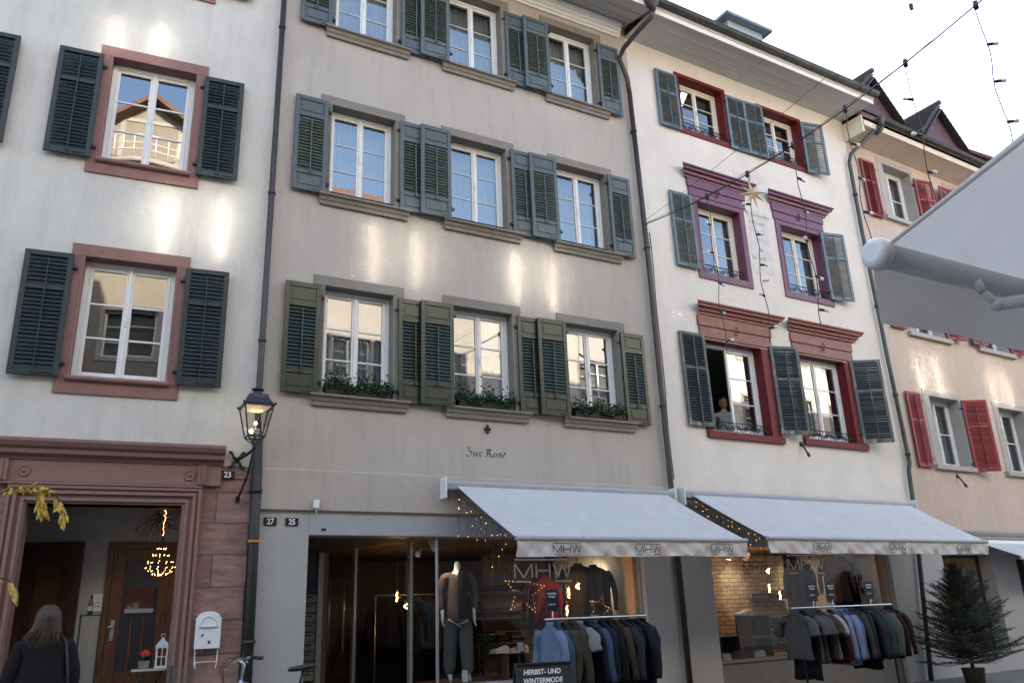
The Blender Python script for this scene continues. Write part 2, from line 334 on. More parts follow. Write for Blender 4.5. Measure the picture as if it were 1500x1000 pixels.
# ------------------------------------------------------------------ walls with openings
def wall_mesh(u0, u1, z0, z1, holes, t=0.3, o=0.0):
    """a wall t thick whose front is o in front of the building line, pierced by holes (u0,u1,z0,z1), with reveals"""
    us = sorted({u0, u1} | {h[0] for h in holes} | {h[1] for h in holes}); zs = sorted({z0, z1} | {h[2] for h in holes} | {h[3] for h in holes})
    us = [u for u in us if u0 <= u <= u1]; zs = [z for z in zs if z0 <= z <= z1]
    mb = MB(); yf, yb = -o, -o + t
    def hole(i, j):
        if i < 0 or j < 0 or i >= len(us) - 1 or j >= len(zs) - 1: return True
        cu, cz = (us[i] + us[i + 1]) / 2, (zs[j] + zs[j + 1]) / 2
        return any(h[0] < cu < h[1] and h[2] < cz < h[3] for h in holes)
    for i in range(len(us) - 1):
        for j in range(len(zs) - 1):
            if hole(i, j): continue
            a, b, c, d = us[i], us[i + 1], zs[j], zs[j + 1]
            mb.quad((a, yf, c), (b, yf, c), (b, yf, d), (a, yf, d)); mb.quad((b, yb, c), (a, yb, c), (a, yb, d), (b, yb, d))
            if hole(i - 1, j): mb.quad((a, yb, c), (a, yf, c), (a, yf, d), (a, yb, d))
            if hole(i + 1, j): mb.quad((b, yf, c), (b, yb, c), (b, yb, d), (b, yf, d))
            if hole(i, j - 1): mb.quad((a, yf, c), (a, yb, c), (b, yb, c), (b, yf, c))
            if hole(i, j + 1): mb.quad((a, yf, d), (b, yf, d), (b, yb, d), (a, yb, d))
    return mb
def shell(parent, u0, u1, top, floors, depth=7.0):
    """inner rooms: side and back walls and floor slabs"""
    mb = MB()
    mb.box(u0 + .01, u0 + .12, .31, depth, 0, top); mb.box(u1 - .12, u1 - .01, .31, depth, 0, top); mb.box(u0 + .121, u1 - .121, depth - .2, depth - .01, 0, top)
    for z in floors: mb.box(u0 + .121, u1 - .121, .311, depth - .21, z, z + .22)
    return mb.build('inner_walls', M_INNER, parent)

# ------------------------------------------------------------------ windows
def scrolls(mb, u0, u1, y, z0, h, r=0.008, step=0.16):
    n = max(2, round((u1 - u0) / step)); w = (u1 - u0) / n
    mb.tube([(u0, y, z0), (u1, y, z0)], r, 5); mb.tube([(u0, y, z0 + h), (u1, y, z0 + h)], r * 1.3, 5)
    for i in range(n):
        c = u0 + (i + .5) * w; s = 1 if i % 2 else -1
        for k in (-1, 1):
            pts = []
            for t in range(13):
                a = t / 12 * 2 * math.pi * 1.15; rr = h * .24 * (1 - .055 * t)
                pts.append((c + k * w * .22 + s * k * math.cos(a) * rr, y, z0 + h * .5 + s * math.sin(a) * rr + k * s * h * .12))
            mb.tube(pts, r, 4, cap=False)
        mb.tube([(c - w * .5, y, z0 + h * .1), (c - w * .2, y, z0 + h * .75), (c + w * .1, y, z0 + h * .3), (c + w * .5, y, z0 + h * .9)], r * .9, 4, cap=False)
def curtain_mesh(u0, u1, z0, z1, y, folds=9, amp=.022, n=90):
    mb = MB(); rows = []
    ph = random.random() * 6
    for j in range(4):
        z = z0 + (z1 - z0) * j / 3; a = amp * (1.2 - .15 * j)
        rows.append([Vector((u0 + (u1 - u0) * i / n, y + a * math.sin(ph + 2 * math.pi * folds * i / n + .5 * math.sin(i * .21 + j * .3)), z)) for i in range(n + 1)])
    return mb.loft(rows, cap=False, smooth=True, closed=False)
def window(bld, u0, u1, z0, z1, set_, fm, surround=None, sill=None, curtain=None, rail=None, bars=2, label=None, tilt=.25, open_left=False, gm=None, smat=None,
           fw=.05, bw=.020):
    """window = stone surround; under it frame, two panes, sill, curtain, railing. set_: how deep the frame sits"""
    mb = MB()
    if surround: surround(mb, u0, u1, z0, z1)
    else: mb.ob(u0, u1, -.05, 0.0, z0 - .02, z0 + .001)
    w = mb.build('window', smat or M_TRIM, bld, .004)
    if label: w['label'] = label
    y0 = set_; f = MB(); c = (u0 + u1) / 2
    f.box(u0, u0 + fw, y0, y0 + .07, z0, z1); f.box(u1 - fw, u1, y0, y0 + .07, z0, z1)
    f.box(u0 + fw, u1 - fw, y0, y0 + .07, z1 - fw, z1); f.box(u0 + fw, u1 - fw, y0, y0 + .07, z0, z0 + fw * 1.2)
    f.box(u0 - .0, u1 + .0, y0 - .03, y0 - .001, z0, z0 + .03)
    a0, a1, q0, q1 = u0 + fw + .002, u1 - fw - .002, z0 + fw * 1.2 + .002, z1 - fw - .002
    cs = .045; zz = [q0 + cs + (q1 - q0 - 2 * cs) * k / (bars + 1) for k in range(1, bars + 1)]
    def casement(mm, s0, s1, y):
        mm.box(s0, s0 + cs, y, y + .05, q0, q1); mm.box(s1 - cs, s1, y, y + .05, q0, q1)
        mm.box(s0 + cs, s1 - cs, y, y + .05, q0, q0 + cs); mm.box(s0 + cs, s1 - cs, y, y + .05, q1 - cs, q1)
        for z in zz: mm.box(s0 + cs, s1 - cs, y + .006, y + .04, z - bw / 2, z + bw / 2)
    casement(f, c + .003, a1, y0 + .012)
    if not open_left: casement(f, a0, c - .003, y0 + .012)
    f.box(c - .02, c + .02, y0 - .004, y0 + .010, q0, q1)
    f.box(c - .008, c + .008, y0 - .02, y0 - .005, (q0 + q1) / 2 - .05, (q0 + q1) / 2 + .05)
    fo = f.build('window_frame', fm, w, .004)
    for s0, s1, op in ((c + .003, a1, False), (a0, c - .003, open_left)):
        p = MB(); du = s1 - s0 - 2 * cs; dz = q1 - q0 - 2 * cs; tx, tz = R_(random.uniform(-tilt, tilt)), R_(random.uniform(-tilt, tilt))
        if op: continue
        N = 6; rows = []
        bow = random.uniform(-.0006, .0006)
        for j in range(N + 1):
            rows.append([Vector((s0 + cs + du * i / N, y0 + .032 + (i / N - .5) * du * tx + (j / N - .5) * dz * tz + bow * (1 - (2 * i / N - 1) ** 2) * (1 - (2 * j / N - 1) ** 2), q0 + cs + dz * j / N)) for i in range(N + 1)])
        p.loft(rows, cap=False, smooth=True, closed=False).build('pane', gm or M_GLASS, w)
    if open_left:
        o = MB(); casement(o, 0, c - .003 - a0, 0)
        oo = o.build('open_casement', fm, w); oo.location = (a0, y0 + .06, 0); oo.rotation_euler = (0, 0, R_(62))
        g = MB(); g.box(cs, c - .003 - a0 - cs, .022, .026, q0 + cs, q1 - cs); go = g.build('pane', gm or M_GLASS, w); go.location = (a0, y0 + .06, 0); go.rotation_euler = (0, 0, R_(62))
    if curtain == 'full':
        curtain_mesh(u0 + .03, u1 - .03, z0 + .02, z1 - .02, y0 + .20, folds=random.randint(8, 11)).build('curtain', M_SHEER, w)
    elif curtain == 'low':
        curtain_mesh(u0 + .03, u1 - .03, z0 + .02, z0 + (z1 - z0) * .64, y0 + .20, folds=random.randint(8, 11)).build('curtain', M_SHEER, w)
        MB().box(u0 + .02, u1 - .02, y0 + .16, y0 + .165, z0 + (z1 - z0) * .60, z1 - .01).build('roller_blind', M_BLIND, w)
    elif curtain == 'sides':
        cm = curtain_mesh(u0 + .03, u0 + (u1 - u0) * .3, z0 + .02, z1 - .02, y0 + .20, folds=4, n=40)
        cm2 = curtain_mesh(u1 - (u1 - u0) * .3, u1 - .03, z0 + .02, z1 - .02, y0 + .20, folds=4, n=40)
        cm.add(cm2.v, cm2.f, True).build('curtain', M_SHEER, w)
    if sill: 
        s = MB(); sill(s); s.build('sill', smat or M_TRIM, w, .004)
    if rail:
        r = MB(); h, yy = rail; scrolls(r, u0 + .01, u1 - .01, yy, z0 + .02, h); r.build('railing', M_IRON, w)
    return w

# ------------------------------------------------------------------ shutters
_SH = {}
def shutter_meshes(kind, w, h, fm, lm):
    key = (kind, round(w, 3), round(h, 3), fm.name)
    if key in _SH: return _SH[key]
    st = .062; T = .034; f = MB(); lv = MB(); hd = MB()
    def rail(z0, z1): f.box(st, w - st, -T, 0, z0, z1)
    f.box(0, st, -T, 0, 0, h); f.box(w - st, w, -T, 0, 0, h)
    zones = []
    if kind == 'panelled':
        r = [(0, .06), (.06 + .20, .06 + .26), (h - .34, h - .28), (h - .07, h)]
        for a, b in r: rail(a, b)
        for a, b in ((.06, .26), (h - .28, h - .07)):
            f.box(st, w - st, -T * .6, -T * .35, a, b); f.box(st + .03, w - st - .03, -T * .9, -T * .6, a + .03, b - .03)
        zones = [(.32, h - .34)]
    elif kind == 'tall':
        r = [(0, .085), (h * .68, h * .68 + .06), (h - .065, h)]
        for a, b in r: rail(a, b)
        zones = [(.085, h * .68), (h * .68 + .06, h - .065)]
    else:
        r = [(0, .07), (h * .60, h * .60 + .05), (h - .06, h)]
        for a, b in r: rail(a, b)
        zones = [(.07, h * .60), (h * .60 + .05, h - .06)]
    pitch = .048 if kind != 'panelled' else .05
    lift = .020 if kind == 'open' else .012
    for a, b in zones:
        n = int((b - a) / pitch); d = (b - a) / n
        for i in range(n):
            z = a + i * d; j = random.uniform(-.003, .003)
            yo, yi = -T - (.012 if kind == 'open' else -.004), -.006
            zl, zh = z + .002, z + d + lift * .4 + j
            lv.add([(st, yo, zl), (w - st, yo, zl), (w - st, yi, zh), (st, yi, zh), (st, yo + .008, zl - .0), (w - st, yo + .008, zl), (w - st, yi + .006, zh - .004), (st, yi + .006, zh - .004)],
                   [(0, 1, 2, 3), (7, 6, 5, 4), (0, 4, 5, 1), (3, 2, 6, 7), (0, 3, 7, 4), (1, 5, 6, 2)])
    za, zb = zones[0][0] - .03, zones[-1][1]
    hd.bar((w / 2, -T - .014, za), (w / 2, -T - .014, zb - .03), .014, .014)
    if kind == 'open':
        n = int((zb - za) / pitch)
        for i in range(n): hd.box(w / 2 - .008, w / 2 + .012, -T - .03, -T - .008, za + i * pitch + .01, za + i * pitch + .028)
    hd.bar((w / 2 - .03, -T - .02, za), (w / 2 + .03, -T - .035, za - .02), .012, .012)
    hd.box(w * .62, w * .85, -T - .012, -T, .03, .04)
    hg = MB()
    hg.box(-.05, .03, -T * .6, .02, -.015, .015); hg.tube([(-.004, -T * .8, -.03), (-.004, -T * .8, .03)], .011, 6)
    def md(mb, nm, m):
        o = mb.build(nm, m); me = o.data; bpy.data.objects.remove(o); return me
    _SH[key] = (md(f, 'shutter', fm), md(lv, 'louvres', lm), md(hd, 'latch_rod', fm), md(hg, 'hinge', M_IRON))
    return _SH[key]
def shutter(bld, u, z, w, h, kind, fm, lm, off=.055, ang=0.0, right_hinge=False, label=None):
    fr, lv, hd, hg = shutter_meshes(kind, w, h, fm, lm)
    def mk(nm, me, par):
        o = bpy.data.objects.new(nm, me); COL.objects.link(o); o.parent = par; return o
    s = mk('shutter', fr, bld); s.location = (u, -off + .02, z + random.uniform(-.006, .006)); s.rotation_euler = (random.uniform(-.012, .004), random.uniform(-.006, .006), -R_(ang + random.uniform(0, 1.6)))
    bv = s.modifiers.new('edge', 'BEVEL'); bv.width = .004; bv.segments = 1; bv.limit_method = 'ANGLE'
    mk('louvres', lv, s); mk('latch_rod', hd, s)
    for z_ in (.17, h - .17):
        hh = mk('hinge', hg, s); hh.location = (0, 0, z_)
        if right_hinge: hh.location = (w, 0, z_); hh.scale = (-1, 1, 1)
    if label: s['label'] = label
    return s

def gutter(mb, u0, u1, o, z, r=.075, n=8):
    rings = []
    for u in (u0, u1):
        out = [Vector((u, -o + r * math.cos(math.pi + math.pi * k / n), z + r * math.sin(math.pi + math.pi * k / n))) for k in range(n + 1)]
        inn = [Vector((u, -o + (r - .008) * math.cos(math.pi + math.pi * k / n), z + (r - .008) * math.sin(math.pi + math.pi * k / n))) for k in range(n, -1, -1)]
        rings.append(out + inn)
    mb.loft(rings, True)
    mb.tube([(u0, -o - r, z), (u1, -o - r, z)], .011, 6)
    u = u0 + .4
    while u < u1:
        mb.tube([(u, -o + (r + .004) * math.cos(math.pi + math.pi * k / 6), z + (r + .004) * math.sin(math.pi + math.pi * k / 6)) for k in range(7)], .006, 4); u += .75
def pipe(pts, r, name, parent, clips=(), m=None):
    mb = MB(); mb.tube(pts, r, 12)
    for c in clips: mb.tube([(c[0], c[1], c[2] - .02), (c[0], c[1], c[2] + .02)], r * 1.28, 12); mb.bar((c[0], c[1], c[2]), (c[0], .01, c[2]), .02, .02)
    return mb.build(name, m or M_PIPE, parent)

# ================================================================== house 1 (left, white plaster)
def frame_surround(wj, wt, proud, wb=0.0, inner=.028):
    def f(mb, u0, u1, z0, z1):
        for s, e in ((u0 - wj, u0), (u1, u1 + wj)):
            mb.ob(s, e, .0005, proud, z0, z1)
        mb.ob(u0 - wj, u1 + wj, .0005, proud, z1, z1 + wt)
        # reveal lining with a small rebate
        mb.ob(u0 - .018, u0, -.27, .0, z0, z1); mb.ob(u1, u1 + .018, -.27, .0, z0, z1); mb.ob(u0 - .018, u1 + .018, -.27, .0, z1, z1 + .018)
        mb.ob(u0 - .018, u1 + .018, -.27, .0, z0 - .018, z0)
        for s, e in ((u0 - inner, u0 + .001), (u1 - .001, u1 + inner)): mb.ob(s, e, proud, proud + .008, z0, z1)
        mb.ob(u0 - inner, u1 + inner, proud, proud + .008, z1 - .001, z1 + inner)
        if wb: mb.ob(u0 - wj, u1 + wj, .0005, proud, z0 - wb, z0)
    return f
def house(name, label, b, cat='house'):
    return thing(name, label, cat, BP[b][0], BP[b][1])
H1 = house('white_house', 'white plaster house with red stone window frames and a brown red shopfront, at the left', 1)
def hole(w): return (w[0] - .018, w[1] + .018, w[2] - .018, w[3] + .018)
W1 = [(c + -2.10, c + -1.07, z0, z1) for c in (0, -2.70) for z0, z1 in ((4.17, 5.68), (7.02, 8.55), (9.98, 11.5))]
wall_mesh(-7, -.001, 3.2, 12.7, [hole(w) for w in W1]).build('wall', M_WHITE_PL, H1)
shell(H1, -7, -.001, 12.7, [3.0, 6.0, 8.95], 7)
def sill1(u0, u1, z):
    def f(mb):
        p = [(.03, z - .055)] + [(.045 + .042 * math.cos(R_(a)), z - .02 + .032 * math.sin(R_(a))) for a in range(-80, 91, 20)] + [(.03, z + .012)]
        mb.extr(p, u0 - .04, u1 + .04)
    return f
for i, (u0, u1, z0, z1) in enumerate(W1):
    window(H1, u0, u1, z0, z1, .14, M_WHITE, frame_surround(.15, .16, .025, wb=.20), sill1(u0, u1, z0), None, None, 2, smat=M_SAND, tilt=.15,
           fw=.055, bw=.024)
    for s, rh in ((u0 - .62, True), (u1 + .11, False)):
        shutter(H1, s, z0 - .03, .515, 1.53, 'tall', M_DKGREEN, M_DKGREEN, off=.075, right_hinge=rh)
# sandstone ground storey with painted shopfront
wall_mesh(-7, -.001, 0, 3.195, [(-2.33, -.76, -.1, 2.72), (-5.6, -3.4, .7, 2.72)]).build('ground_storey_wall', M_ASHLAR, H1)
cp = MB().extr([(.0005, 3.19), (.06, 3.19), (.075, 3.225), (.15, 3.25), (.16, 3.30), (.20, 3.32), (.235, 3.37), (.235, 3.405), (.0005, 3.43)], -7, -.34)
cp.build('cornice', M_SHOPRED, H1, .003)
sf = MB()
sf.ob(-7, -.36, .0005, .05, 2.955, 3.188)                       # frieze
for u0 in (-.545, -2.70):                                        # pilasters with consoles
    w = .16 if u0 > -1 else .2
    sf.ob(u0 - .215, u0 - .0, .0005, .035, 0, 2.953)
for u0, u1 in ((-.62, -.53), (-2.72, -2.55)):
    for k in range(4): sf.ob(u0 + (u1 - u0) * (k + .1) / 4, u0 + (u1 - u0) * (k + .9) / 4, .051, .10 - .006 * (k % 2), 2.96, 3.188)
    sf.ob(u0, u1, .05, .085, 2.955, 3.187)
for k, (a, o) in enumerate(((.0, .045), (.06, .056), (.135, .04))):   # stepped architrave round the door opening
    u0, u1, zt = -2.33 - .2 + a, -.76 + .2 - a, 2.72 + .2 - a
    sf.ob(u0, u0 + .035, .001, o + .02, .35, zt); sf.ob(u1 - .035, u1, .001, o + .02, .35, zt); sf.ob(u0 + .035, u1 - .035, .001, o + .02, zt - .035, zt)
sf.ob(-2.53, -2.33, .0006, .03, .35, 2.92); sf.ob(-.76, -.56, .0006, .03, .35, 2.92); sf.ob(-2.33, -.76, .0006, .03, 2.72, 2.92)
sf.ob(-2.345, -2.33, -.20, .03, .3, 2.72); sf.ob(-.76, -.745, -.20, .03, .3, 2.72); sf.ob(-2.345, -.745, -.20, .03, 2.72, 2.735)
sf.ob(-2.65, -.56, .001, .078, 2.925, 2.95)
shopfront = sf.build('shopfront_frame', M_SHOPRED, H1, .003)
for u in (-.71, -2.40):
    r = MB(); r.lathe([(.065, 0), (.065, .012), (.05, .016), (.045, .008), (.02, .008), (.018, .018), (.001, .02)], n=20)
    o = r.build('roundel', M_SAND, shopfront); o.location = (u, -.05, 3.07); o.rotation_euler = (R_(90), 0, 0)
MB().ob(-.76, -.535, .036, .06, 0, 1.0).build('plinth', M_DKSTONE, H1, .004)
pl = MB(); pl.ob(-.35, -.001, .0005, .018, 3.05, 3.185); pl.build('capstone', M_ASHLAR, H1, .004)
# porch behind the opening
MB().box(-2.9, -.5, -.02, 2.2, .0, .30).build('porch_floor', M_DKSTONE, H1, .004)
pc = MB(); pc.box(-1.61, -.50, 1.10, 1.2, .3, 2.95); pc.box(-.60, -.5, .301, 1.099, .3, 2.95)
pc.add([(-1.61, 1.10, .3), (-2.75, 1.45, .3), (-2.75, 1.45, 2.95), (-1.61, 1.10, 2.95), (-1.61, 1.2, .3), (-2.75, 1.55, .3), (-2.75, 1.55, 2.95), (-1.61, 1.2, 2.95)],
       [(3, 2, 1, 0), (4, 5, 6, 7), (0, 1, 5, 4), (3, 7, 6, 2), (1, 2, 6, 5)])
pc.box(-2.85, -2.75, .301, 1.6, .3, 2.95)
pc.build('porch_wall', mat('porch_wall_paint', (0.40, 0.41, 0.38), 0.9, var=.06, bump=.2), H1)
MB().box(-2.75, -.6, .301, 1.5, 2.84, 2.94).build('porch_ceiling', mat('porch_ceiling_paint', (0.22, 0.21, 0.2), 0.9), H1)
dr = MB(); dr.box(-1.51, -.72, 1.06, 1.10, 2.32, 2.41); dr.box(-1.51, -1.44, 1.06, 1.10, .3, 2.32); dr.box(-.79, -.72, 1.06, 1.10, .3, 2.32)
for a, b, c, d in ((-1.44, -1.30, .3, 2.32), (-.90, -.79, .3, 2.32), (-1.30, -.90, 2.19, 2.32), (-1.30, -.90, .3, .92)): dr.box(a, b, 1.075, 1.1, c, d)
door = dr.build('door', M_DOORW, H1, .004); door['label'] = 'brown wooden door with a tall frosted pane'
MB().box(-1.30, -.90, 1.085, 1.092, .92, 2.19).build('door_pane', mat('frosted_dark_pane', (0.03, 0.04, 0.045), 0.25, bump=.5, bscale=60), door)
db = MB(); 
for u in (-1.17, -1.04): db.box(u - .012, u + .012, 1.07, 1.084, .92, 1.50)
db.build('pane_bar', M_DOORW, door)
dh = MB(); dh.box(-1.395, -1.35, 1.055, 1.07, 1.26, 1.50); dh.tube([(-1.372, 1.05, 1.42), (-1.372, 1.01, 1.42), (-1.42, 1.01, 1.42)], .011, 8); dh.tube([(-1.372, 1.06, 1.30), (-1.372, 1.03, 1.30)], .016, 10)
dh.build('door_handle', M_ALU, door, .002)
# left door, standing in the slanting wall
def slant(mb, s0, s1, d0, d1, z0, z1):                           # s: metres along the slanting wall from the corner, d: in front of it
    A = Vector((-1.61, 1.10, 0)); D = Vector((-1.14, .35, 0)).normalized(); Nn = Vector((-.35, -1.14, 0)).normalized()
    c = [A + D * s + Nn * d for s, d in ((s0, d0), (s1, d0), (s1, d1), (s0, d1))]
    mb.add([p + Vector((0, 0, z)) for z in (z0, z1) for p in c], [(0, 1, 2, 3), (7, 6, 5, 4), (0, 4, 5, 1), (1, 5, 6, 2), (2, 6, 7, 3), (3, 7, 4, 0)])
dl = MB()
slant(dl, .17, .86, .0, .05, 2.33, 2.42); slant(dl, .17, .25, .0, .05, .3, 2.33); slant(dl, .78, .86, .0, .05, .3, 2.33)
for a, b, c, d in ((.25, .40, .3, 2.33), (.68, .78, .3, 2.33), (.40, .68, 2.17, 2.33), (.40, .68, .3, 1.1)): slant(dl, a, b, .0, .03, c, d)
d2 = dl.build('door', M_DOORDK, H1); d2['label'] = 'dark brown door with a glass panel, left of the porch corner'
g2 = MB(); slant(g2, .40, .68, .004, .008, 1.1, 2.17); g2.build('door_pane', mat('painted_room_glow', (0.10, 0.055, 0.02), 0.3), d2)  # glow of the room behind is painted into the opaque pane colour

# ================================================================== house 2 (greige, teal and green shutters)
H2 = house('greige_house', 'greige plaster house with blue green shutters above and bottle green shutters below, in the middle', 2)
C2 = [(.80, 1.78), (2.70, 3.68), (4.64, 5.63)]
ROWS2 = [(4.18, 5.71), (7.07, 8.57), (9.89, 11.40)]
W2 = [(a, b, c, d) for c, d in ROWS2 for a, b in C2]
wall_mesh(.02, 6.385, 2.66, 12.1, [hole(w) for w in W2]).build('wall', M_GREIGE, H2)
shell(H2, .02, 6.385, 12.1, [2.9, 6.0, 8.95], 7)
bd = MB().ob(.10, 6.34, .0005, .045, 2.69, 3.20); bd.build('plaster_band', M_GREIGE, H2, .012)
def sill2(u0, u1, z):
    def f(mb):
        a, b = u0 - .17, u1 + .24
        mb.extr([(.0005, z - .15), (.045, z - .15), (.05, z - .10), (.07, z - .085), (.085, z - .04), (.125, z - .03), (.125, z), (.0005, z + .004)], a + .05, b - .05, .35, .35)
    return f
for ri, (z0, z1) in enumerate(ROWS2):
    for ci, (u0, u1) in enumerate(C2):
        window(H2, u0, u1, z0, z1, .15, M_WHITE, frame_surround(.155, .145, .022), sill2(u0, u1, z0), 'low' if ri == 0 else 'full',  # top-row curtains are added to brighten the panes
               (.075, .03) if ri else (.10, .04), 2, tilt=.35, fw=.05, bw=.016 if ri else .024)
for ri, (z, fm, lm) in enumerate(((4.16, M_GREEN, M_GREEN), (7.06, M_TEAL, M_TEALSLAT), (9.86, M_TEAL, M_TEALSLAT))):
    h = 1.52 if ri < 2 else 1.47
    for u, off, rh, w in ((.26, .07, True, .475), (1.85, .055, False, .49), (2.155, .115, True, .50), (3.75, .055, False, .49), (4.07, .115, True, .505), (5.66, .07, False, .46)):
        shutter(H2, u, z, w, h, 'panelled', fm, lm, off=off, right_hinge=rh)
# eaves
ev = MB()
ev.extr([(.0005, 11.64), (.04, 11.64), (.05, 11.68), (.075, 11.69), (.085, 11.74), (.11, 11.75), (.12, 11.80), (.15, 11.81), (.16, 11.90), (.0005, 11.90)], -.0, 6.22)
ev.build('eaves_moulding', M_FASCIA, H2)
ev = MB(); ev.add([(-.0, -.10, 11.93), (6.38, -.10, 11.93), (6.38, -.86, 11.74), (0, -.86, 11.74), (0, -.10, 12.0), (6.38, -.10, 12.0), (6.38, -.86, 11.80), (0, -.86, 11.80)],
                  [(0, 3, 2, 1), (4, 5, 6, 7), (0, 1, 5, 4), (1, 2, 6, 5), (2, 3, 7, 6), (3, 0, 4, 7)])
ev.add([(0, .0, 11.9), (6.38, .0, 11.9), (6.38, -.10, 11.93), (0, -.10, 11.93)], [(0, 1, 2, 3)])
for o in (.32, .56): ev.bar((0, -o, 11.985 - .25 * o), (6.38, -o, 11.985 - .25 * o), .012, .1)
ev.build('soffit', M_SOFFIT, H2)
MB().ob(0, 6.385, .862, .885, 11.73, 11.85).build('fascia', M_FASCIA, H2)
g = MB(); gutter(g, 0, 6.385, .95, 11.90); g.build('gutter', M_GUTTER, H2)
def roof(bld, u0, u1, o, z, ridge, m, back=None):
    d = ridge; mb = MB()
    mb.add([(u0, -o, z), (u1, -o, z), (u1, d, z + d + o), (u0, d, z + d + o), (u0, -o, z + .12), (u1, -o, z + .12), (u1, d, z + d + o + .12), (u0, d, z + d + o + .12)],
           [(0, 3, 2, 1), (4, 5, 6, 7), (0, 1, 5, 4), (1, 2, 6, 5), (3, 0, 4, 7)])
    mb.add([(u0, d, z + d + o), (u1, d, z + d + o), (u1, 2 * d + o, z), (u0, 2 * d + o, z), (u0, d, z + d + o + .12), (u1, d, z + d + o + .12), (u1, 2 * d + o, z + .12), (u0, 2 * d + o, z + .12)],
           [(0, 3, 2, 1), (4, 5, 6, 7), (1, 2, 6, 5), (2, 3, 7, 6), (3, 0, 4, 7)])
    return mb.build('roof', m, bld)
roof(H2, .01, 6.385, .84, 11.86, 3.9, M_TILE)
roof(H1, -7, -.001, .84, 12.75, 3.6, M_TILE)
# ground floor: pier, header panel, recessed entrance, display window
wall_mesh(.02, .72, 0, 2.655, []).build('pier', M_PIER, H2, .006)
wall_mesh(5.80, 6.385, 0, 2.655, []).build('pier', M_PIER, H2, .006)
MB().box(.721, 5.799, -.012, .30, 2.40, 2.655).build('header_panel', M_GREYMETAL, H2, .006)
MB().box(.87, .93, -.025, -.0125, 2.455, 2.485).build('door_sensor', M_BLACKPL, H2, .003)
s = MB(); s.box(2.47, 5.799, .10, .30, 0, .52); s.box(2.46, 5.799, .06, .30, .521, .56); s.build('display_base', M_GREYMETAL, H2, .004)
sg = MB().box(2.51, 5.75, .15, .158, .56, 2.40).build('display_glass', M_SHOPGLASS, H2)
MB().box(5.75, 5.799, .10, .22, .56, 2.40).build('display_frame', M_ALU, H2, .003); MB().box(2.47, 2.505, .13, .165, .56, 2.40).build('display_frame', M_ALU, H2, .003)
# recessed entrance: slanting glass from the display corner to the back
A_, B_ = Vector((2.49, .16, 0)), Vector((1.75, 2.6, 0)); D_ = (B_ - A_).normalized(); N_ = Vector((-D_.y, D_.x, 0))
def on(t, d=0.0, z=0.0): return A_ + (B_ - A_) * t + N_ * d + Vector((0, 0, z))
gl = MB(); gl.add([on(.01, .0, .02), on(.99, .0, .02), on(.99, .0, 2.39), on(.01, .0, 2.39), on(.01, .01, .02), on(.99, .01, .02), on(.99, .01, 2.39), on(.01, .01, 2.39)],
                  [(0, 1, 2, 3), (7, 6, 5, 4), (0, 4, 5, 1), (1, 5, 6, 2), (2, 6, 7, 3), (3, 7, 4, 0)])
gl.build('entrance_glass', glass('entrance_glass_mat', 1.35, (.8, .82, .82)), H2)
for t in (.21, .72): ml = MB(); ml.bar(on(t, .02, 0), on(t, .02, 2.4), .045, .06, up=D_); ml.build('entrance_mullion', M_ALU, H2)
for t, z0, z1 in ((.80, .95, 1.98), (.95, .95, 1.98)): ml = MB(); ml.tube([on(t, .06, z0), on(t, .06, z1)], .018, 8); ml.build('door_pull', M_ALU, H2)
ml = MB(); ml.bar(on(.74, 0, 1.98), on(.99, 0, 1.98), .03, .05); ml.build('door_rail', M_ALU, H2)
bk = MB(); bk.box(.72, 1.75, 2.62, 2.7, 0, 2.40); bk.build('entrance_back_wall', mat('entrance_wall_paint', (.16, .165, .17), .6), H2)
MB().box(1.58, 1.66, 2.56, 2.62, 0, 2.4).build('entrance_post', M_ALU, H2)
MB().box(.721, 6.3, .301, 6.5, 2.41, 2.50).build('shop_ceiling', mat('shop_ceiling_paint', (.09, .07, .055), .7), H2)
MB().box(.2, 6.3, .301, 6.7, 0, .03).build('shop_floor', M_FLOORW, H2)
sw = MB(); sw.box(.3, .72, .301, 2.6, 0, 2.4); sw.build('entrance_side_wall', mat('entrance_side_paint', (.12, .12, .12), .5), H2)
for i in range(9):
    z = 1.72 - i * .135
    lb = thing('letterbox', None, 'letterbox', (0, 0, 0), 0, 'letterboxes stacked in the shop entrance')
    names = ['topmost', 'second', 'third', 'fourth', 'fifth', 'sixth', 'seventh', 'eighth', 'lowest']
    lb['label'] = names[i] + ' small grey letterbox of the column inside the glass shop entrance'
    lb.location = (BP[2][0][0] + 1.36, BP[2][0][1] + 2.56, z)
    MB().box(-.13, .19, -.04, .05, -.06, .06).build('box', mat('letterbox_grey', (.42, .41, .38), .4), lb, .004)
    MB().box(-.10, .14, -.046, -.0405, .015, .03).build('slot', M_BLACK, lb)
pipe([(0.0, -.09, 12.6), (0.0, -.09, 3.9), (.02, -.09, 3.6)], .040, 'downpipe', H2, [(0, -.09, z) for z in (4.8, 6.9, 9.6)])
pipe([(.02, -.09, 3.62), (.05, -.09, 2.2), (.075, -.09, .0)], .062, 'downpipe', H2, [(.035, -.09, 2.9), (.06, -.09, 1.2)], mat('cast_iron_pipe', (.022, .02, .02), .55, var=.3, bump=.2))
MB().box(-.035, .13, -.162, -.158, 2.30, 2.325).build('pipe_sticker', mat('yellow_red_sticker', (.45, .22, .03), .5), H2)
hp = MB(); hp.lathe([(.05, -.22), (.075, -.12), (.13, -.05), (.14, .06), (.12, .07)], (6.30, -.95, 11.80), 10); hp.tube([(6.30, -.95, 11.62), (6.30, -.9, 11.50), (6.2, -.60, 11.36), (6.13, -.25, 11.22), (6.13, -.10, 11.10), (6.28, -.09, 10.7), (6.30, -.09, 10.4)], .045, 12)
hp.build('hopper', M_PIPE, H2)
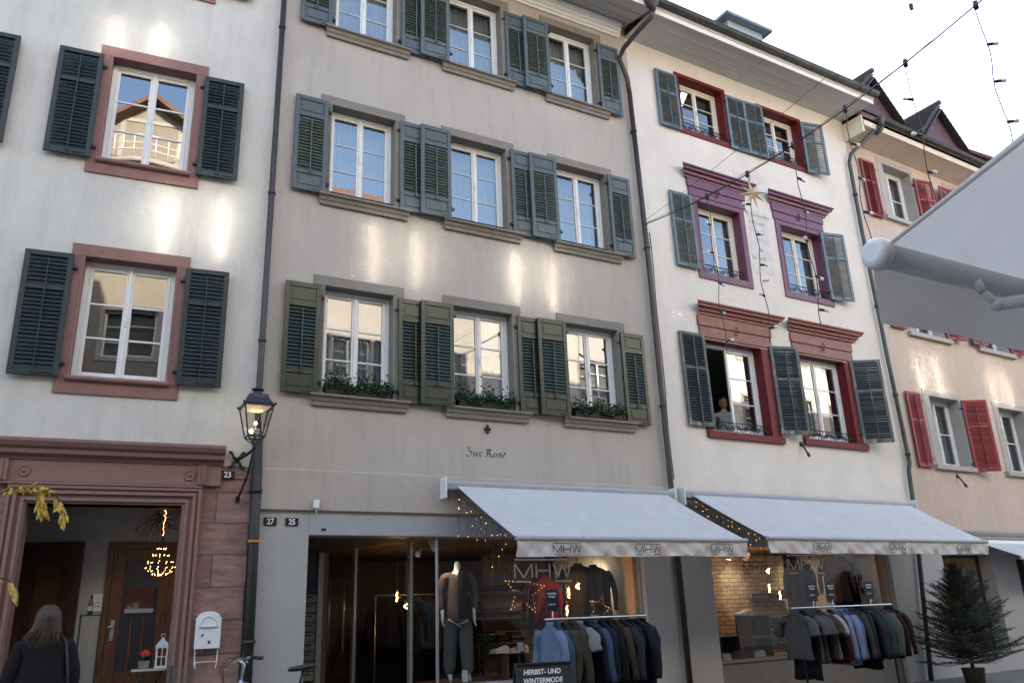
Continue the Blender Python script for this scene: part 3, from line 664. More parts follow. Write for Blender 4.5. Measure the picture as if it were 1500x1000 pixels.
pipe([(6.30, -.09, 10.42), (6.37, -.09, 6.9), (6.385, -.09, 3.1), (6.385, -.09, 0)], .045, 'downpipe', H2, [(6.31, -.09, 9.6), (6.36, -.09, 7.3), (6.38, -.09, 4.5)])

# ================================================================== house 3 (cream, red window frames)
H3 = house('cream_house', 'cream white house with dark red window frames under moulded red cornices', 3)
W3 = [(1.24, 2.38, 10.10, 11.27), (3.47, 4.60, 10.12, 11.24),
      (1.33, 2.42, 7.13, 8.55), (3.54, 4.68, 7.13, 8.55),
      (1.10, 2.50, 4.19, 5.82), (3.44, 4.78, 4.22, 5.84)]
wall_mesh(.0, 6.18, 2.95, 11.78, [hole(w) for w in W3]).build('wall', M_CREAM, H3)
shell(H3, .0, 6.18, 11.78, [3.0, 6.1, 8.95], 7)
_fs = [frame_surround(.10, .085, .025, wb=.11)] * 2 + [frame_surround(.13, .10, .03, wb=.13)] * 2
def low_surround(mb, u0, u1, z0, z1):
    mb.ob(u0 - .14, u0, .0005, .03, z0, z1); mb.ob(u1, u1 + .24, .0005, .03, z0, z1)
    mb.ob(u0 - .018, u0, -.27, .0, z0, z1); mb.ob(u1, u1 + .018, -.27, .0, z0, z1); mb.ob(u0 - .018, u1 + .018, -.27, .0, z1, z1 + .018); mb.ob(u0 - .018, u1 + .018, -.27, .0, z0 - .018, z0)
    mb.ob(u0 - .14, u1 + .28, .0005, .06, z0 - .12, z0 - .001)
for i, (u0, u1, z0, z1) in enumerate(W3):
    sm = M_REDFR if i < 2 or i > 3 else M_REDSKY
    w = window(H3, u0, u1, z0, z1, .17, M_CREAMW if i < 4 else M_WHITE, _fs[i] if i < 4 else low_surround, None, [None, None, 'sides', 'sides', None, None][i],
               (.17, .05), 2, smat=sm, tilt=.3, open_left=(i == 4), fw=.06, bw=.02)
    if i == 4: w['label'] = 'red framed window with its left casement swung open'
# friezes and cornices above the middle and lower windows
def hood(u0, u1, zf0, zf1, zc, m, f0, f1):
    h = MB(); zm = zf0 + (zf1 - zf0) * .5
    h.ob(f0, f1, .0006, .034, zf0, zm - .006); h.ob(f0 - .02, f1 + .02, .0006, .046, zm + .006, zf1)
    c = (f0 + f1) / 2
    for a, b in (((c - .055, zm), (c, zm + .09)), ((c, zm + .09), (c + .055, zm)), ((c + .055, zm), (c, zm - .09)), ((c, zm - .09), (c - .055, zm))):
        h.bar((a[0], -.052, a[1]), (b[0], -.052, b[1]), .016, .014)
    fr = h.build('frieze', m, H3, .003)
    k = MB().extr([(.0006, zc - .20), (.05, zc - .20), (.055, zc - .16), (.09, zc - .145), (.10, zc - .10), (.155, zc - .085), (.16, zc - .05), (.19, zc - .03), (.19, zc), (.0006, zc + .02)], u0 + .20, u1 - .20, 1.0, 1.0)
    k.build('cornice', m, H3, .003)
hood(.92, 2.86, 8.66, 9.00, 9.20, M_REDSKY, 1.16, 2.60); hood(3.14, 5.10, 8.66, 9.00, 9.20, M_REDSKY, 3.38, 4.84)
hood(.90, 3.10, 5.86, 6.26, 6.47, M_REDWARM, 1.04, 2.80); hood(3.16, 5.36, 5.88, 6.26, 6.49, M_REDWARM, 3.36, 5.06)
for u, w, a in ((.62, .53, 0), (2.44, .54, 0), (2.93, .52, 4), (4.63, .55, 12)):
    shutter(H3, u, 9.99, w, 1.24, 'open', M_BLUE, M_BLUESLAT, off=.06 if u != 2.44 else .05, ang=a, right_hinge=(u in (.62, 2.93)))
for u, w, a in ((.66, .53, 0), (4.69, .57, 12)):
    shutter(H3, u, 7.13, w, 1.49, 'open', M_BLUE, M_BLUESLAT, off=.06, ang=a, right_hinge=(u == .66))
for u, w, a in ((.54, .57, 0), (2.70, .58, 17), (4.92, .60, 30)):
    shutter(H3, u, 4.24, w, 1.65, 'open', M_SLATEFR, M_SLATE, off=.06, ang=a, right_hinge=(u == .54))
ev = MB(); ev.box(-.0, 6.18, -.80, -.0, 11.72, 11.76)
for o in (.28, .54): ev.bar((0, -o, 11.718), (6.18, -o, 11.718), .012, .012)
for u in (2.9,): ev.bar((u, 0, 11.717), (u, -.8, 11.717), .014, .01)
ev.build('soffit', M_SOFFIT, H3)
MB().ob(0, 6.20, .801, .825, 11.70, 11.80).build('fascia', M_FASCIA, H3)
MB().ob(0, 6.22, .826, .84, 11.80, 11.90).build('roof_edge', M_SOFFIT, H3)
g = MB(); gutter(g, 0, 6.25, .92, 11.92); g.build('gutter', M_GUTTER, H3)
roof(H3, .0, 6.2, .82, 11.86, 3.9, M_TILE)
hb = MB(); hb.box(3.62, 4.72, .62, 1.5, 12.6, 14.02); hatch = hb.build('roof_hatch', mat('zinc_sheet', (.30, .33, .36), .5, metal=.2, var=.06), H3, .004)
hb = MB(); hb.box(3.44, 4.90, .44, 1.7, 14.021, 14.10); hb.build('flat_cap', mat('dull_zinc_cap', (.15, .20, .23), .5, metal=.2), hatch, .006)
MB().box(3.80, 4.55, .60, .619, 13.1, 13.60).build('hatch_panel', M_DORMER, hatch)
hb = MB(); hb.box(3.765, 3.799, .59, .619, 13.0, 13.65); hb.box(4.551, 4.585, .59, .619, 13.0, 13.65); hb.build('hatch_trim', M_FASCIA, hatch)
wall_mesh(.0, .74, 0, 2.945, []).build('pier', M_PIER, H3, .006); wall_mesh(5.15, 6.18, 0, 2.945, []).build('pier', M_PIER, H3, .006)
MB().box(.741, 5.149, -.0, .30, 2.30, 2.945).build('header_panel', M_PIER, H3, .004)
s = MB(); s.box(.741, 5.149, .08, .30, 0, .55); s.box(.741, 5.149, .05, .30, .551, .59); s.build('display_base', mat('dark_base_panel', (.16, .155, .15), .6), H3, .004)
MB().box(.76, 5.10, .15, .158, .59, 2.30).build('display_glass', M_SHOPGLASS, H3)
MB().box(5.10, 5.149, .10, .22, .59, 2.30).build('display_frame', M_ALU, H3, .003); MB().box(.741, .765, .13, .17, .59, 2.30).build('display_frame', M_ALU, H3, .003)
MB().box(.2, 6.0, .301, 6.5, 2.31, 2.40).build('shop_ceiling', MATS['shop_ceiling_paint'], H3)
MB().box(.2, 6.0, .301, 6.7, 0, .03).build('shop_floor', M_FLOORW, H3)
gt = MB(); gt.tube([(6.74, -.61, 11.52), (6.70, -.56, 11.44), (6.62 , -.48, 11.36), (6.50, -.44, 11.26), (6.24, -.28, 10.98), (6.10, -.13, 10.80), (6.05, -.09, 10.6), (6.04, -.09, 8.9), (6.10, -.09, 6.0), (6.15, -.09, 4.7), (6.17, -.09, 3.92), (6.10, -.09, 3.78), (6.08, -.09, 3.6), (6.04, -.09, 3.1), (5.92, -.09, 2.2), (5.60, -.09, 0)], .042, 12)
for u, z in ((6.045, 9.8), (6.07, 7.2), (6.125, 5.3), (6.165, 4.1)): gt.tube([(u, -.09, z - .03), (u, -.09, z + .03)], .054, 12)
gt.build('downpipe', mat('green_grey_pipe', (.055, .065, .06), .45, metal=.4, var=.25), H3)
tw = MB(); tw.ob(2.64, 3.2, .0, .003, 7.35, 8.72); tw.build('patched_panel', M_PATCHPL, H3)
tw = MB(); tw.ob(2.45, 2.85, .0, .003, 9.28, 9.52); tw.ob(2.95, 3.35, .0, .003, 9.2, 9.55); tw.build('patched_panel', M_PATCHPL, H3)
lt = MB(); rr = random.Random(11)                                # weathered lettering, mostly worn away
for line, (z, a, b, n, keep) in enumerate(((8.60, 2.62, 3.28, 14, .95), (8.42, 2.70, 3.12, 8, .9), (8.24, 2.68, 3.10, 8, .7), (8.06, 2.86, 3.12, 4, .8), (7.84, 2.88, 3.05, 4, .5), (7.66, 2.66, 3.02, 6, .4))):
    for i in range(n):
        if rr.random() > keep: continue
        u = a + (b - a) * i / n; h = .055 * rr.uniform(.8, 1.5); w = (b - a) / n
        if i == 0: h = .10
        pts = [(u, z), (u + w * .2, z + h), (u + w * .45, z + h * .5), (u + w * .3, z), (u + w * .7, z + h * rr.uniform(.2, .9)), (u + w * .85, z)]
        for p, q in zip(pts, pts[1:]):
            if rr.random() < .8: lt.bar((p[0], -.0045, p[1]), (q[0], -.0045, q[1]), .009, .002, up=(0, 1, 0))
lt.build('faded_lettering', M_FADED, H3)

# ================================================================== house 4 (peach, red shutters)
H4 = house('peach_house', 'peach plaster house with red shutters and gabled dormers, at the right', 4)
W4 = []
for k in range(3):
    for z0, z1 in ((3.97, 5.44), (6.83, 8.27), (9.60, 11.00)):
        W4.append((1.22 + 2.62 * k, 2.28 + 2.62 * k, z0, z1))
wall_mesh(-.02, 9.5, 2.45, 11.5, [hole(w) for w in W4]).build('wall', M_PEACH, H4)
wall_mesh(-.02, 9.5, 0, 2.445, [(.58, 2.30, .35, 2.20), (3.2, 4.6, -.1, 2.15), (5.4, 9, .35, 2.2)], t=.6).build('ground_storey_wall', M_PIER, H4)
shell(H4, -.02, 9.5, 11.5, [2.75, 5.75, 8.7], 7)
M_GREYSUR = mat('grey_painted_surround', (.36, .33, .295), .75, var=.06, bump=.15)
for (u0, u1, z0, z1) in W4:
    def sr(mb, a, b, c, d): 
        mb.ob(a - .22, a, .0005, .012, c, d); mb.ob(b, b + .12, .0005, .012, c, d); mb.ob(a - .22, b + .12, .0005, .012, d, d + .13)
        mb.ob(a - .018, a, -.30, .0, c, d); mb.ob(b, b + .018, -.30, .0, c, d); mb.ob(a - .018, b + .018, -.30, .0, d, d + .018); mb.ob(a - .018, b + .018, -.30, .0, c - .018, c)
    def sl4(mb, a=u0, b=u1, c=z0): mb.ob(a - .3, b + .2, .0006, .09, c - .10, c - .001)
    window(H4, u0, u1, z0, z1, .24, M_WHITE, sr, sl4, 'sides', None, 1, smat=M_GREYSUR, tilt=.5, fw=.05, bw=.024)
for z, h in ((3.89, 1.55), (6.83, 1.5), (9.45, 1.42)):
    for k in range(3):
        a = 1.22 + 2.62 * k; low = z < 4
        if k == 0: shutter(H4, .33, z, .50, h, 'open', M_REDSH, M_REDSH, off=.06, ang=0, right_hinge=True)
        shutter(H4, a + 1.10, z, .56, h, 'open', M_REDSH, M_REDSH, off=.06, ang=(28 if low else 10))
        if k and not low: shutter(H4, a - .62, z, .54, h, 'open', M_REDSH, M_REDSH, off=.12, ang=2, right_hinge=True)
MB().extr([(.0006, 2.50), (.04, 2.50), (.05, 2.55), (.10, 2.58), (.13, 2.63), (.13, 2.66), (.0006, 2.70)], .0, 9.5).build('cornice', M_GREYSUR, H4, .003)
ev = MB(); ev.add([(-.02, 0, 11.22), (9.6, 0, 11.22), (9.6, -.5, 11.36), (-.02, -.5, 11.36), (-.02, 0, 11.5), (9.6, 0, 11.5), (9.6, -.5, 11.44), (-.02, -.5, 11.44)],
                  [(0, 3, 2, 1), (4, 5, 6, 7), (0, 1, 5, 4), (1, 2, 6, 5), (2, 3, 7, 6), (3, 0, 4, 7)])
ev.build('soffit', M_PEACH, H4)
MB().box(-.05, .0, -.50, .0, 11.2, 11.62).build('eave_end_board', M_CREAMW, H4, .003)
fs = MB(); fs.ob(0, 9.6, .50, .52, 11.36, 11.50)
u = .1
while u < 9.5: fs.ob(u, u + .035, .5205, .528, 11.345, 11.385); u += .06
fs.build('fascia', mat('cream_fascia', (.66, .56, .42), .7), H4)
g = MB(); gutter(g, .38, 9.6, .61, 11.62); g.lathe([(.05, -.2), (.06, -.1), (.09, -.06), (.09, .02)], (.50, -.61, 11.62), 10)
g.tube([(.50, -.61, 11.45), (.50, -.60, 11.36), (.43, -.48, 11.26)], .042, 10); g.build('gutter', M_GUTTER, H4)
roof(H4, -.02, 9.6, .5, 11.60, 3.8, M_TILE)
for ui in (1.50, 4.27):
    d = bpy.data.objects.new('dormer', None); COL.objects.link(d); d.parent = H4; d.location = (ui, 0, 0)
    za, hw = 13.46, .96
    b = MB(); b.add([(-hw * .9, .10, za - .12 - hw * .93), (hw * .9, .10, za - .12 - hw * .93), (0, .10, za - .10), (-hw * .82, .42, za - .12 - hw * .86), (hw * .82, .42, za - .12 - hw * .86), (0, .42, za - .10)],
                    [(0, 1, 2), (5, 4, 3), (0, 3, 4, 1), (1, 4, 5, 2), (2, 5, 3, 0)])
    b.build('gable_boards', M_DORMER, d)
    r = MB()
    for s in (-1, 1):
        n1 = Vector((s * .707, 0, .707)) * .10
        P0, P1 = Vector((0, 0, za)), Vector((s * hw, 0, za - hw * 1.06))
        r.add([(p.x + q.x, y, p.z + q.z) for y in (-.02, 3.2) for p, q in ((P0, Vector()), (P1, Vector()), (P1, n1), (P0, Vector((0, 0, .141))))],
              [(0, 1, 2, 3), (7, 6, 5, 4), (0, 4, 5, 1), (1, 5, 6, 2), (2, 6, 7, 3), (3, 7, 4, 0)])
        for k in range(10):
            f = k / 10; c = P0.lerp(P1, f) + n1
            r.bar((c.x, -.04, c.z + .01), (c.x, 3.2, c.z + .01), .03, .03)
    r.tube([(0, -.1, za + .15), (0, 3.2, za + .15)], .07, 8); r.build('dormer_roof', M_DKTILE, d)
    b = MB()
    for s in (-1, 1): b.bar((0, -.04, za - .05), (s * hw * .99, -.04, za - .05 - hw * 1.05), .03, .11, up=(0, 1, 0))
    b.box(-hw * .86, hw * .86, .0, .42, za - 1.10, za - 1.02); b.box(-hw * .78, -hw * .66, .10, .4, za - 2.2, za - 1.10); b.box(hw * .66, hw * .78, .10, .4, za - 2.2, za - 1.10)
    b.build('timber_frame', M_DKWOOD, d)
    w = MB(); w.box(-.68, .68, .22, .29, za - 1.24, za - 1.13); w.box(-.68, -.60, .22, .29, za - 2.1, za - 1.24); w.box(.60, .68, .22, .29, za - 2.1, za - 1.24); w.box(-.04, .04, .22, .29, za - 2.1, za - 1.24)
    wf = w.build('dormer_window', M_WHITE, d); MB().box(-.60, .60, .25, .26, za - 2.1, za - 1.24).build('pane', M_GLASS, wf)
    c = MB(); c.box(-hw * .8, -hw * .74, .3, 2.5, za - 2.3, za - 1.1); c.box(hw * .74, hw * .8, .3, 2.5, za - 2.3, za - 1.1); c.box(-.7, .7, 1.2, 1.3, za - 2.3, za - 1.1); c.build('cheek_wall', M_DKWOOD, d)

# further houses of this side, beyond both edges of the picture
for nm, lab, x, y, rz, L, m in (('next_house', 'pale house following the peach house, beyond the right edge', 24.08, 10.87, .075, 18, M_CREAM), ('next_house', 'grey house before the white one, beyond the left edge', -20.9, 12.75, -.10, 15.9, M_GREIGE)):
    h = thing(nm, lab, 'house', (x, y, 0), rz); hs = [(a, a + 1.1, z, z + 1.4) for a in [1.2 + 2.6 * k for k in range(int(L / 2.7))] for z in (1.0, 4.1, 7.0, 9.8)]
    wall_mesh(.02, L, 0, 12.2, [hole(q) for q in hs]).build('wall', m, h); shell(h, .02, L, 12.2, [2.8, 5.9, 8.9], 7); roof(h, .02, L, .6, 12.2, 3.9, M_TILE)
    for q in hs: window(h, *q, .15, M_WHITE, frame_surround(.12, .12, .02, wb=.12), None, None, None, 2)

# ================================================================== the row across the street, behind the camera (seen in the panes; its top floor stands in the sun)
def opp_window(bld, u0, u1, z0, z1, fm=None, sur=None, bow=0.0):
    mb = MB(); frame_surround(.12, .12, .02, wb=.12)(mb, u0, u1, z0, z1); w = mb.build('window', sur or M_GREYSUR, bld)
    f = MB(); c = (u0 + u1) / 2; y = .10
    f.box(u0, u0 + .07, y, y + .06, z0, z1); f.box(u1 - .07, u1, y, y + .06, z0, z1); f.box(c - .05, c + .05, y, y + .06, z0, z1)
    for z in (z0, z1 - .07): f.box(u0 + .07, c - .05, y, y + .06, z, z + .07); f.box(c + .05, u1 - .07, y, y + .06, z, z + .07)
    for k in (1, 2):
        z = z0 + (z1 - z0) * k / 3
        if not bow: f.box(u0 + .07, c - .05, y + .01, y + .04, z - .012, z + .012); f.box(c + .05, u1 - .07, y + .01, y + .04, z - .012, z + .012)
    f.build('window_frame', fm or M_WHITE, w)
    for s0, s1 in ((u0 + .07, c - .05), (c + .05, u1 - .07)):
        for layer, bw in ((0, bow), (1, 0.0)):  # bowed and flat layers, arched on top, shaped to throw sun patches across the street
            if layer and not bow: continue
            N = 20; rows = []; q0, q1 = z0 + .07, z1 - .07
            tx, tz = (R_(.12 * (-1) ** int(u0 * 7)), R_(.08 * (-1) ** int(u0 * 5))) if not layer else (0.0, R_(.05))
            for j in range(N + 1):
                rows.append([Vector((s0 + (s1 - s0) * i / N, y + .02 + .016 * layer + (i / N - .5) * (s1 - s0) * tx + (j / N - .5) * (q1 - q0) * tz
                                     + bw * (1 - (2 * i / N - 1) ** 2) * (1.15 - .85 * (j / N) ** 1.5), q0 + (q1 - q0 - (.20 * (2 * i / N - 1) ** 2 if bow else 0)) * j / N)) for i in range(N + 1)])
            MB().loft(rows, cap=False, smooth=True, closed=False).build('pane', (M_OPPGLASS2 if layer else M_OPPGLASS) if bow else M_DULLGLASS, w)
    MB().box(u0 + .02, u1 - .02, .22, .225, z0 + (z1 - z0) * .1, z1).build('curtain', M_SHEER, w)
    return w
def opp_house(name, label, x0, x1, m, top, rows, cols, w=1.3, gable=False, bowrow=-1, shut=None, fm=None, yy=-1.6):
    """x0..x1 in world metres; local u runs towards -X"""
    h = thing(name, label, 'house', (x1, yy, 0), math.pi); L = x1 - x0
    holes = []
    for z0, z1 in rows:
        for c in cols: holes.append((x1 - c - w / 2, x1 - c + w / 2, z0, z1))
    wall_mesh(.01, L - .01, 0, top, [hole(q) for q in holes]).build('wall', m, h)
    shell(h, .01, L - .01, top, [2.9, 5.8, 8.7], 7)
    for i, q in enumerate(holes):
        ri = i // len(cols)
        opp_window(h, *q, fm=fm, bow=.0011 if ri == bowrow else 0.0)
        if shut:
            for s in (q[0] - .62, q[1] + .12): shutter(h, s, q[2], .5, q[3] - q[2], 'tall', shut, shut, off=.07)
    if not gable:
        MB().box(.01, L - .01, -.45, 0, top, top + .05).build('soffit', M_SOFFIT, h)
        g = MB(); gutter(g, .01, L - .01, .53, top + .12); g.build('gutter', M_GUTTER, h)
        d = 4.2; mb = MB(); mb.add([(.01, -.46, top + .06), (L - .01, -.46, top + .06), (L - .01, d, top + .06 + (d + .46) * .75), (.01, d, top + .06 + (d + .46) * .75), (.01, 2 * d, top), (L - .01, 2 * d, top)],
                                   [(0, 1, 2, 3), (3, 2, 5, 4), (0, 3, 4), (1, 5, 2), (0, 4, 5, 1)])
        mb.build('roof', M_TILE, h)
    else:
        c = L / 2; hh = L / 2 * .85
        mb = MB(); mb.add([(.01, 0, top), (L - .01, 0, top), (c, 0, top + hh), (.01, .3, top), (L - .01, .3, top), (c, .3, top + hh)], [(0, 1, 2), (5, 4, 3), (0, 2, 5, 3), (1, 4, 5, 2)]); mb.build('gable', m, h)
        mb = MB()
        for s, e in ((0, -.4), (L, L + .4)):
            ez = top - .4 * .85
            mb.add([(e, -.4, ez), (c, -.4, top + hh), (c, 8, top + hh), (e, 8, ez), (e, -.4, ez + .15), (c, -.4, top + hh + .15), (c, 8, top + hh + .15), (e, 8, ez + .15)],
                   [(0, 3, 2, 1), (4, 5, 6, 7), (0, 1, 5, 4), (1, 2, 6, 5), (2, 3, 7, 6), (3, 0, 4, 7)])
        mb.build('roof', M_TILE, h)
    return h
M_OPPW = plaster('sunny_white_plaster', (.72, .68, .60), (.5, .45, .38), bump=.3)
M_OPPB = plaster('sunny_beige_plaster', (.27, .245, .20), (.4, .32, .24), bump=.3)
M_OPPM = plaster('sunny_buff_plaster', (.40, .37, .33), (.3, .28, .25), bump=.3)
M_OPPG = plaster('sunny_grey_plaster', (.50, .48, .44), (.36, .34, .31), bump=.3)
R3 = [(3.2, 4.6), (5.7, 7.1), (8.1, 9.4)]
M_DULLGLASS = glass('dull_window_glass', 1.4, (.5, .52, .52))  # mirrors weakly on purpose, so these panes throw only faint sun patches
oh = opp_house('gabled_house', 'tall beige gabled house with a balcony across the street, mirrored in the upper left window', -4.2, 2.4, M_OPPB, 13.0, R3 + [(11.1, 12.4), (13.75, 15.1)], [-.95], gable=True)
bl = MB()
for k in range(13):
    a = math.pi * k / 12; bl.tube([(3.35 - 1.1 * math.cos(a), -.05 - .75 * math.sin(a), 13.6), (3.35 - 1.1 * math.cos(a), -.05 - .8 * math.sin(a), 14.25)], .014, 5)
for z in (13.8, 14.0, 14.25): bl.tube([(3.35 - 1.1 * math.cos(math.pi * k / 12), -.05 - .78 * math.sin(math.pi * k / 12), z) for k in range(13)], .016, 5)
bal = bl.build('balcony_rail', M_FASCIA, oh)
MB().loft([[Vector((3.35 - 1.12 * math.cos(math.pi * k / 12), -.8 * math.sin(math.pi * k / 12), z)) for k in range(13)] for z in (13.45, 13.58)], True).build('balcony_slab', M_GREYSUR, oh)
opp_house('sunny_house', 'white house across the street with its top floor in the sun', 2.4, 11.2, M_OPPM, 12.9, R3 + [(11.35, 12.45)], [4.25, 7.07, 9.37], w=1.36, bowrow=3, shut=M_DKGREEN)
sh = [o for o in bpy.data.objects if o.get('label', '').startswith('white house across')][0]; sh['label'] = 'buff house across the street with its top floor in the sun'
added_dormer = bpy.data.objects.new('dormer', None); COL.objects.link(added_dormer); added_dormer.parent = sh; xd = 11.2 - 3.65  # unseen dormer added so its pane throws a sun patch on the white house
dm_ = MB()
for a, c in ((-.75, -.56), (.56, .75)): dm_.box(xd + a, xd + c, .80, .95, 13.6, 15.4)
dm_.box(xd - .56, xd + .56, .80, .95, 13.6, 14.4); dm_.box(xd - .56, xd + .56, .80, .95, 15.3, 15.4); dm_.box(xd - .75, xd - .65, .951, 3.5, 13.6, 15.4); dm_.box(xd + .65, xd + .75, .951, 3.5, 13.6, 15.4)
dm_.build('added_dormer_wall', M_DKWOOD, added_dormer); MB().box(xd - .9, xd + .9, .6, 3.8, 15.401, 15.5).build('dormer_roof', M_DKTILE, added_dormer)
ow = opp_window(sh, xd - .55, xd + .55, 14.42, 15.28, bow=.0014)
ow.location = (0, .80, 0)
opp_house('sunny_house', 'beige house across the street mirrored in the panes of the cream house', 11.2, 18.0, M_OPPG, 12.6, R3 + [(11.1, 12.2)], [12.8, 15.6])
opp_house('sunny_house', 'bright white house far along the other side of the street', 18.0, 34.0, M_OPPW, 12.4, R3 + [(11.0, 12.1)], [19.3, 22, 24.7, 27.4, 30.1, 32.6], bowrow=3)
opp_house('sunny_house', 'grey house across the street behind the camera, to the left', -14, -4.2, M_OPPG, 12.4, R3 + [(11.0, 12.1)], [-5.6, -8.4, -11.4])

# ================================================================== awnings
def stroke_logo(mb, cx, cz, o, h, w, th=.009, proud=.002):
    """the three letters M H W drawn as thin strokes with a rule above and two short rules below"""
    lw = w / 3.35
    def L(a, b): mb.bar((cx + a[0], -o, cz + a[1]), (cx + b[0], -o, cz + b[1]), th, proud, up=(0, 1, 0))
    t, d = h / 2, -h / 2
    x = -w / 2
    L((x, d), (x, t)); L((x, t), (x + lw * .5, d)); L((x + lw * .5, d), (x + lw, t)); L((x + lw, t), (x + lw, d))
    x = x + lw * 1.25
    L((x, d), (x, t)); L((x + lw * .8, d), (x + lw * .8, t)); L((x, 0), (x + lw * .8, 0))
    x = x + lw * 1.02
    e = w / 2
    L((x, t), (x + (e - x) * .25, d)); L((x + (e - x) * .25, d), (x + (e - x) * .5, t)); L((x + (e - x) * .5, t), (x + (e - x) * .75, d)); L((x + (e - x) * .75, d), (e, t))
    L((-w / 2, t + h * .28), (w / 2, t + h * .28)); L((-w / 2, d - h * .28), (-w * .24, d - h * .28)); L((w * .2, d - h * .28), (w / 2, d - h * .28))
def awning(b, label, u0, u1, f0, f1, z1, z0, o, logos, val=.19, seed=1):
    t = thing('shop_awning', label, 'awning', BP[b][0], BP[b][1], 'pale awnings over the clothes shop')
    k = MB(); k.extr([(.047, z1 - .05), (.20, z1 - .04), (.21, z1 + .05), (.18, z1 + .08), (.047, z1 + .10)], u0 - .16, u1 + .14); k.build('cassette', M_GREYMETAL, t, .006)
    k = MB(); k.ob(u0 - .18, u0 - .161, .03, .24, z1 - .16, z1 + .12); k.build('cassette_cap', M_WHITEPL, t, .004); k = MB(); k.ob(u1 + .141, u1 + .16, .03, .24, z1 - .16, z1 + .12); k.build('cassette_cap', M_WHITEPL, t, .004)
    N, Mm = 40, 14; rows = []; rr = random.Random(seed)
    for j in range(Mm + 1):
        q = j / Mm; oo = .215 + (o - .215) * q; z = z1 + (z0 - z1) * q - .018 * math.sin(math.pi * q)
        rows.append([Vector((u0 + (f0 - u0) * q + (u1 - u0 + (f1 - f0 - u1 + u0) * q) * i / N, -oo, z + .0045 * math.sin(i * .9 + 2 * q) * math.sin(math.pi * q) + .002 * math.sin(i * 2.2))) for i in range(N + 1)])
    mb = MB().loft(rows, cap=False, smooth=True, closed=False)
    low = [[p + Vector((0, 0, -.004)) for p in r] for r in rows]
    mb.loft(low, cap=False, smooth=True, closed=False).build('awning_cloth', M_AWN, t)
    MB().extr([(o - .02, z0 - .035), (o + .03, z0 - .035), (o + .04, z0 - .01), (o + .03, z0 + .018), (o - .02, z0 + .018)], f0 - .01, f1 + .01).build('front_bar', M_GREYMETAL, t, .004)
    rows = []; n = 160; cuts = [0, .03, .06, .2, .35, .5, .65, .8, .9, 1.0]
    ph = rr.random() * 6
    for q in cuts:
        row = []
        for i in range(n + 1):
            x = i / n; u = f0 + (f1 - f0) * x
            wv = .016 * math.sin(9.1 * x * (f1 - f0) + ph + 3.2 * q) + .013 * math.sin(21 * x * (f1 - f0) + 3 * ph - 4.5 * q) + .008 * math.sin(39 * x * (f1 - f0) + ph + 5 * q) * (1 if math.sin(x * 17 + ph) > 0 else .3)
            zb = z0 - .03 - val * q - (.006 * math.sin(x * (f1 - f0) * 4.1 + ph) if q > .9 else 0)
            row.append(Vector((u, -(o + .012 + wv * (q ** .7)), zb)))
        rows.append(row)
    v = MB().loft(rows, cap=False, smooth=True, closed=False).build('valance', M_VAL, t)
    for u in logos:
        lg = MB(); stroke_logo(lg, u, z0 - .035 - val * .52, o + .034, .085, .40); lg.build('logo', M_INK, v)
    for s in (u0 + .5, u1 - .5):
        a = MB(); s2 = s + (.75 if s < (u0 + u1) / 2 else -.75)
        a.tube([(s, -.22, z1 - .05), (s2, -.22 - (o - .3) * .5, (z0 + z1) / 2 - .10)], .026, 8); a.tube([(s2, -.22 - (o - .3) * .5, (z0 + z1) / 2 - .10), (s + .1, -o + .03, z0 - .02)], .024, 8)
        a.build('folding_arm', M_ALU, t)
    return t
awning(2, 'pale blue grey shop awning lettered MHW on the greige house, nearer the entrance', 2.64, 6.20, 2.76, 6.38, 3.04, 2.25, 1.57, (3.44, 4.66, 5.90), seed=1)
awning(3, 'pale blue grey shop awning lettered MHW below the cream house with red frames', .30, 5.78, .36, 5.66, 3.06, 2.29, 1.57, (1.44, 3.18, 4.94), seed=5)
t4 = thing('shop_awning', 'small white awning at the right edge, on the peach house', 'awning', BP[4][0], BP[4][1])
rows = [[Vector((1.75 + 4 * i / 20, -(.14 + .75 * q), 2.42 - .32 * q - .01 * math.sin(math.pi * q))) for i in range(21)] for q in (0, .25, .5, .75, 1)]
mb = MB().loft(rows, cap=False, smooth=True, closed=False); mb.loft([[p - Vector((0, 0, .004)) for p in r] for r in rows], cap=False, smooth=True, closed=False).build('awning_cloth', M_AWN, t4)
MB().ob(1.72, 5.8, .02, .16, 2.39, 2.47).build('cassette', M_WHITEPL, t4, .006); MB().ob(1.74, 5.76, .86, .92, 2.04, 2.10).build('front_bar', M_WHITEPL, t4, .006)

# near awning, fixed to the row behind the camera
t5 = thing('cafe_awning', 'large grey awning close overhead at the right, with a round white front bar', 'awning', (2.52, 1.75, 2.6))
sl_ = .314; Lx = 5.2; rows = []
for j in range(25):
    q = j / 24; rows.append([Vector((.03 + (Lx - .03) * i / 40, -q * 3.2 - .02, q * 3.2 * sl_ + .035 - .05 * math.sin(math.pi * q) * (1 if 0 < i < 40 else .6) + .003 * math.sin(i * 1.9))) for i in range(41)])
mb = MB().loft(rows, cap=False, smooth=True, closed=False); mb.build('awning_cloth', M_AWNGREY, t5)
for xs in (.03, 1.25, 2.45, 3.65, 4.85): MB().loft([[Vector((xs + dx, -q / 24 * 3.2 - .02, q / 24 * 3.2 * sl_ + .031 - .05 * math.sin(math.pi * q / 24))) for dx in (0, .022)] for q in range(25)], cap=False, closed=False).build('seam', M_AWNGREY, t5)
fb = MB(); fb.loft([[Vector((x, .047 * math.cos(a * math.pi / 9) * s, .047 * math.sin(a * math.pi / 9) * s)) for a in range(18)] for x, s in ((.02, 1), (Lx, 1))], True); fb.build('front_bar', M_WHITEPL, t5)
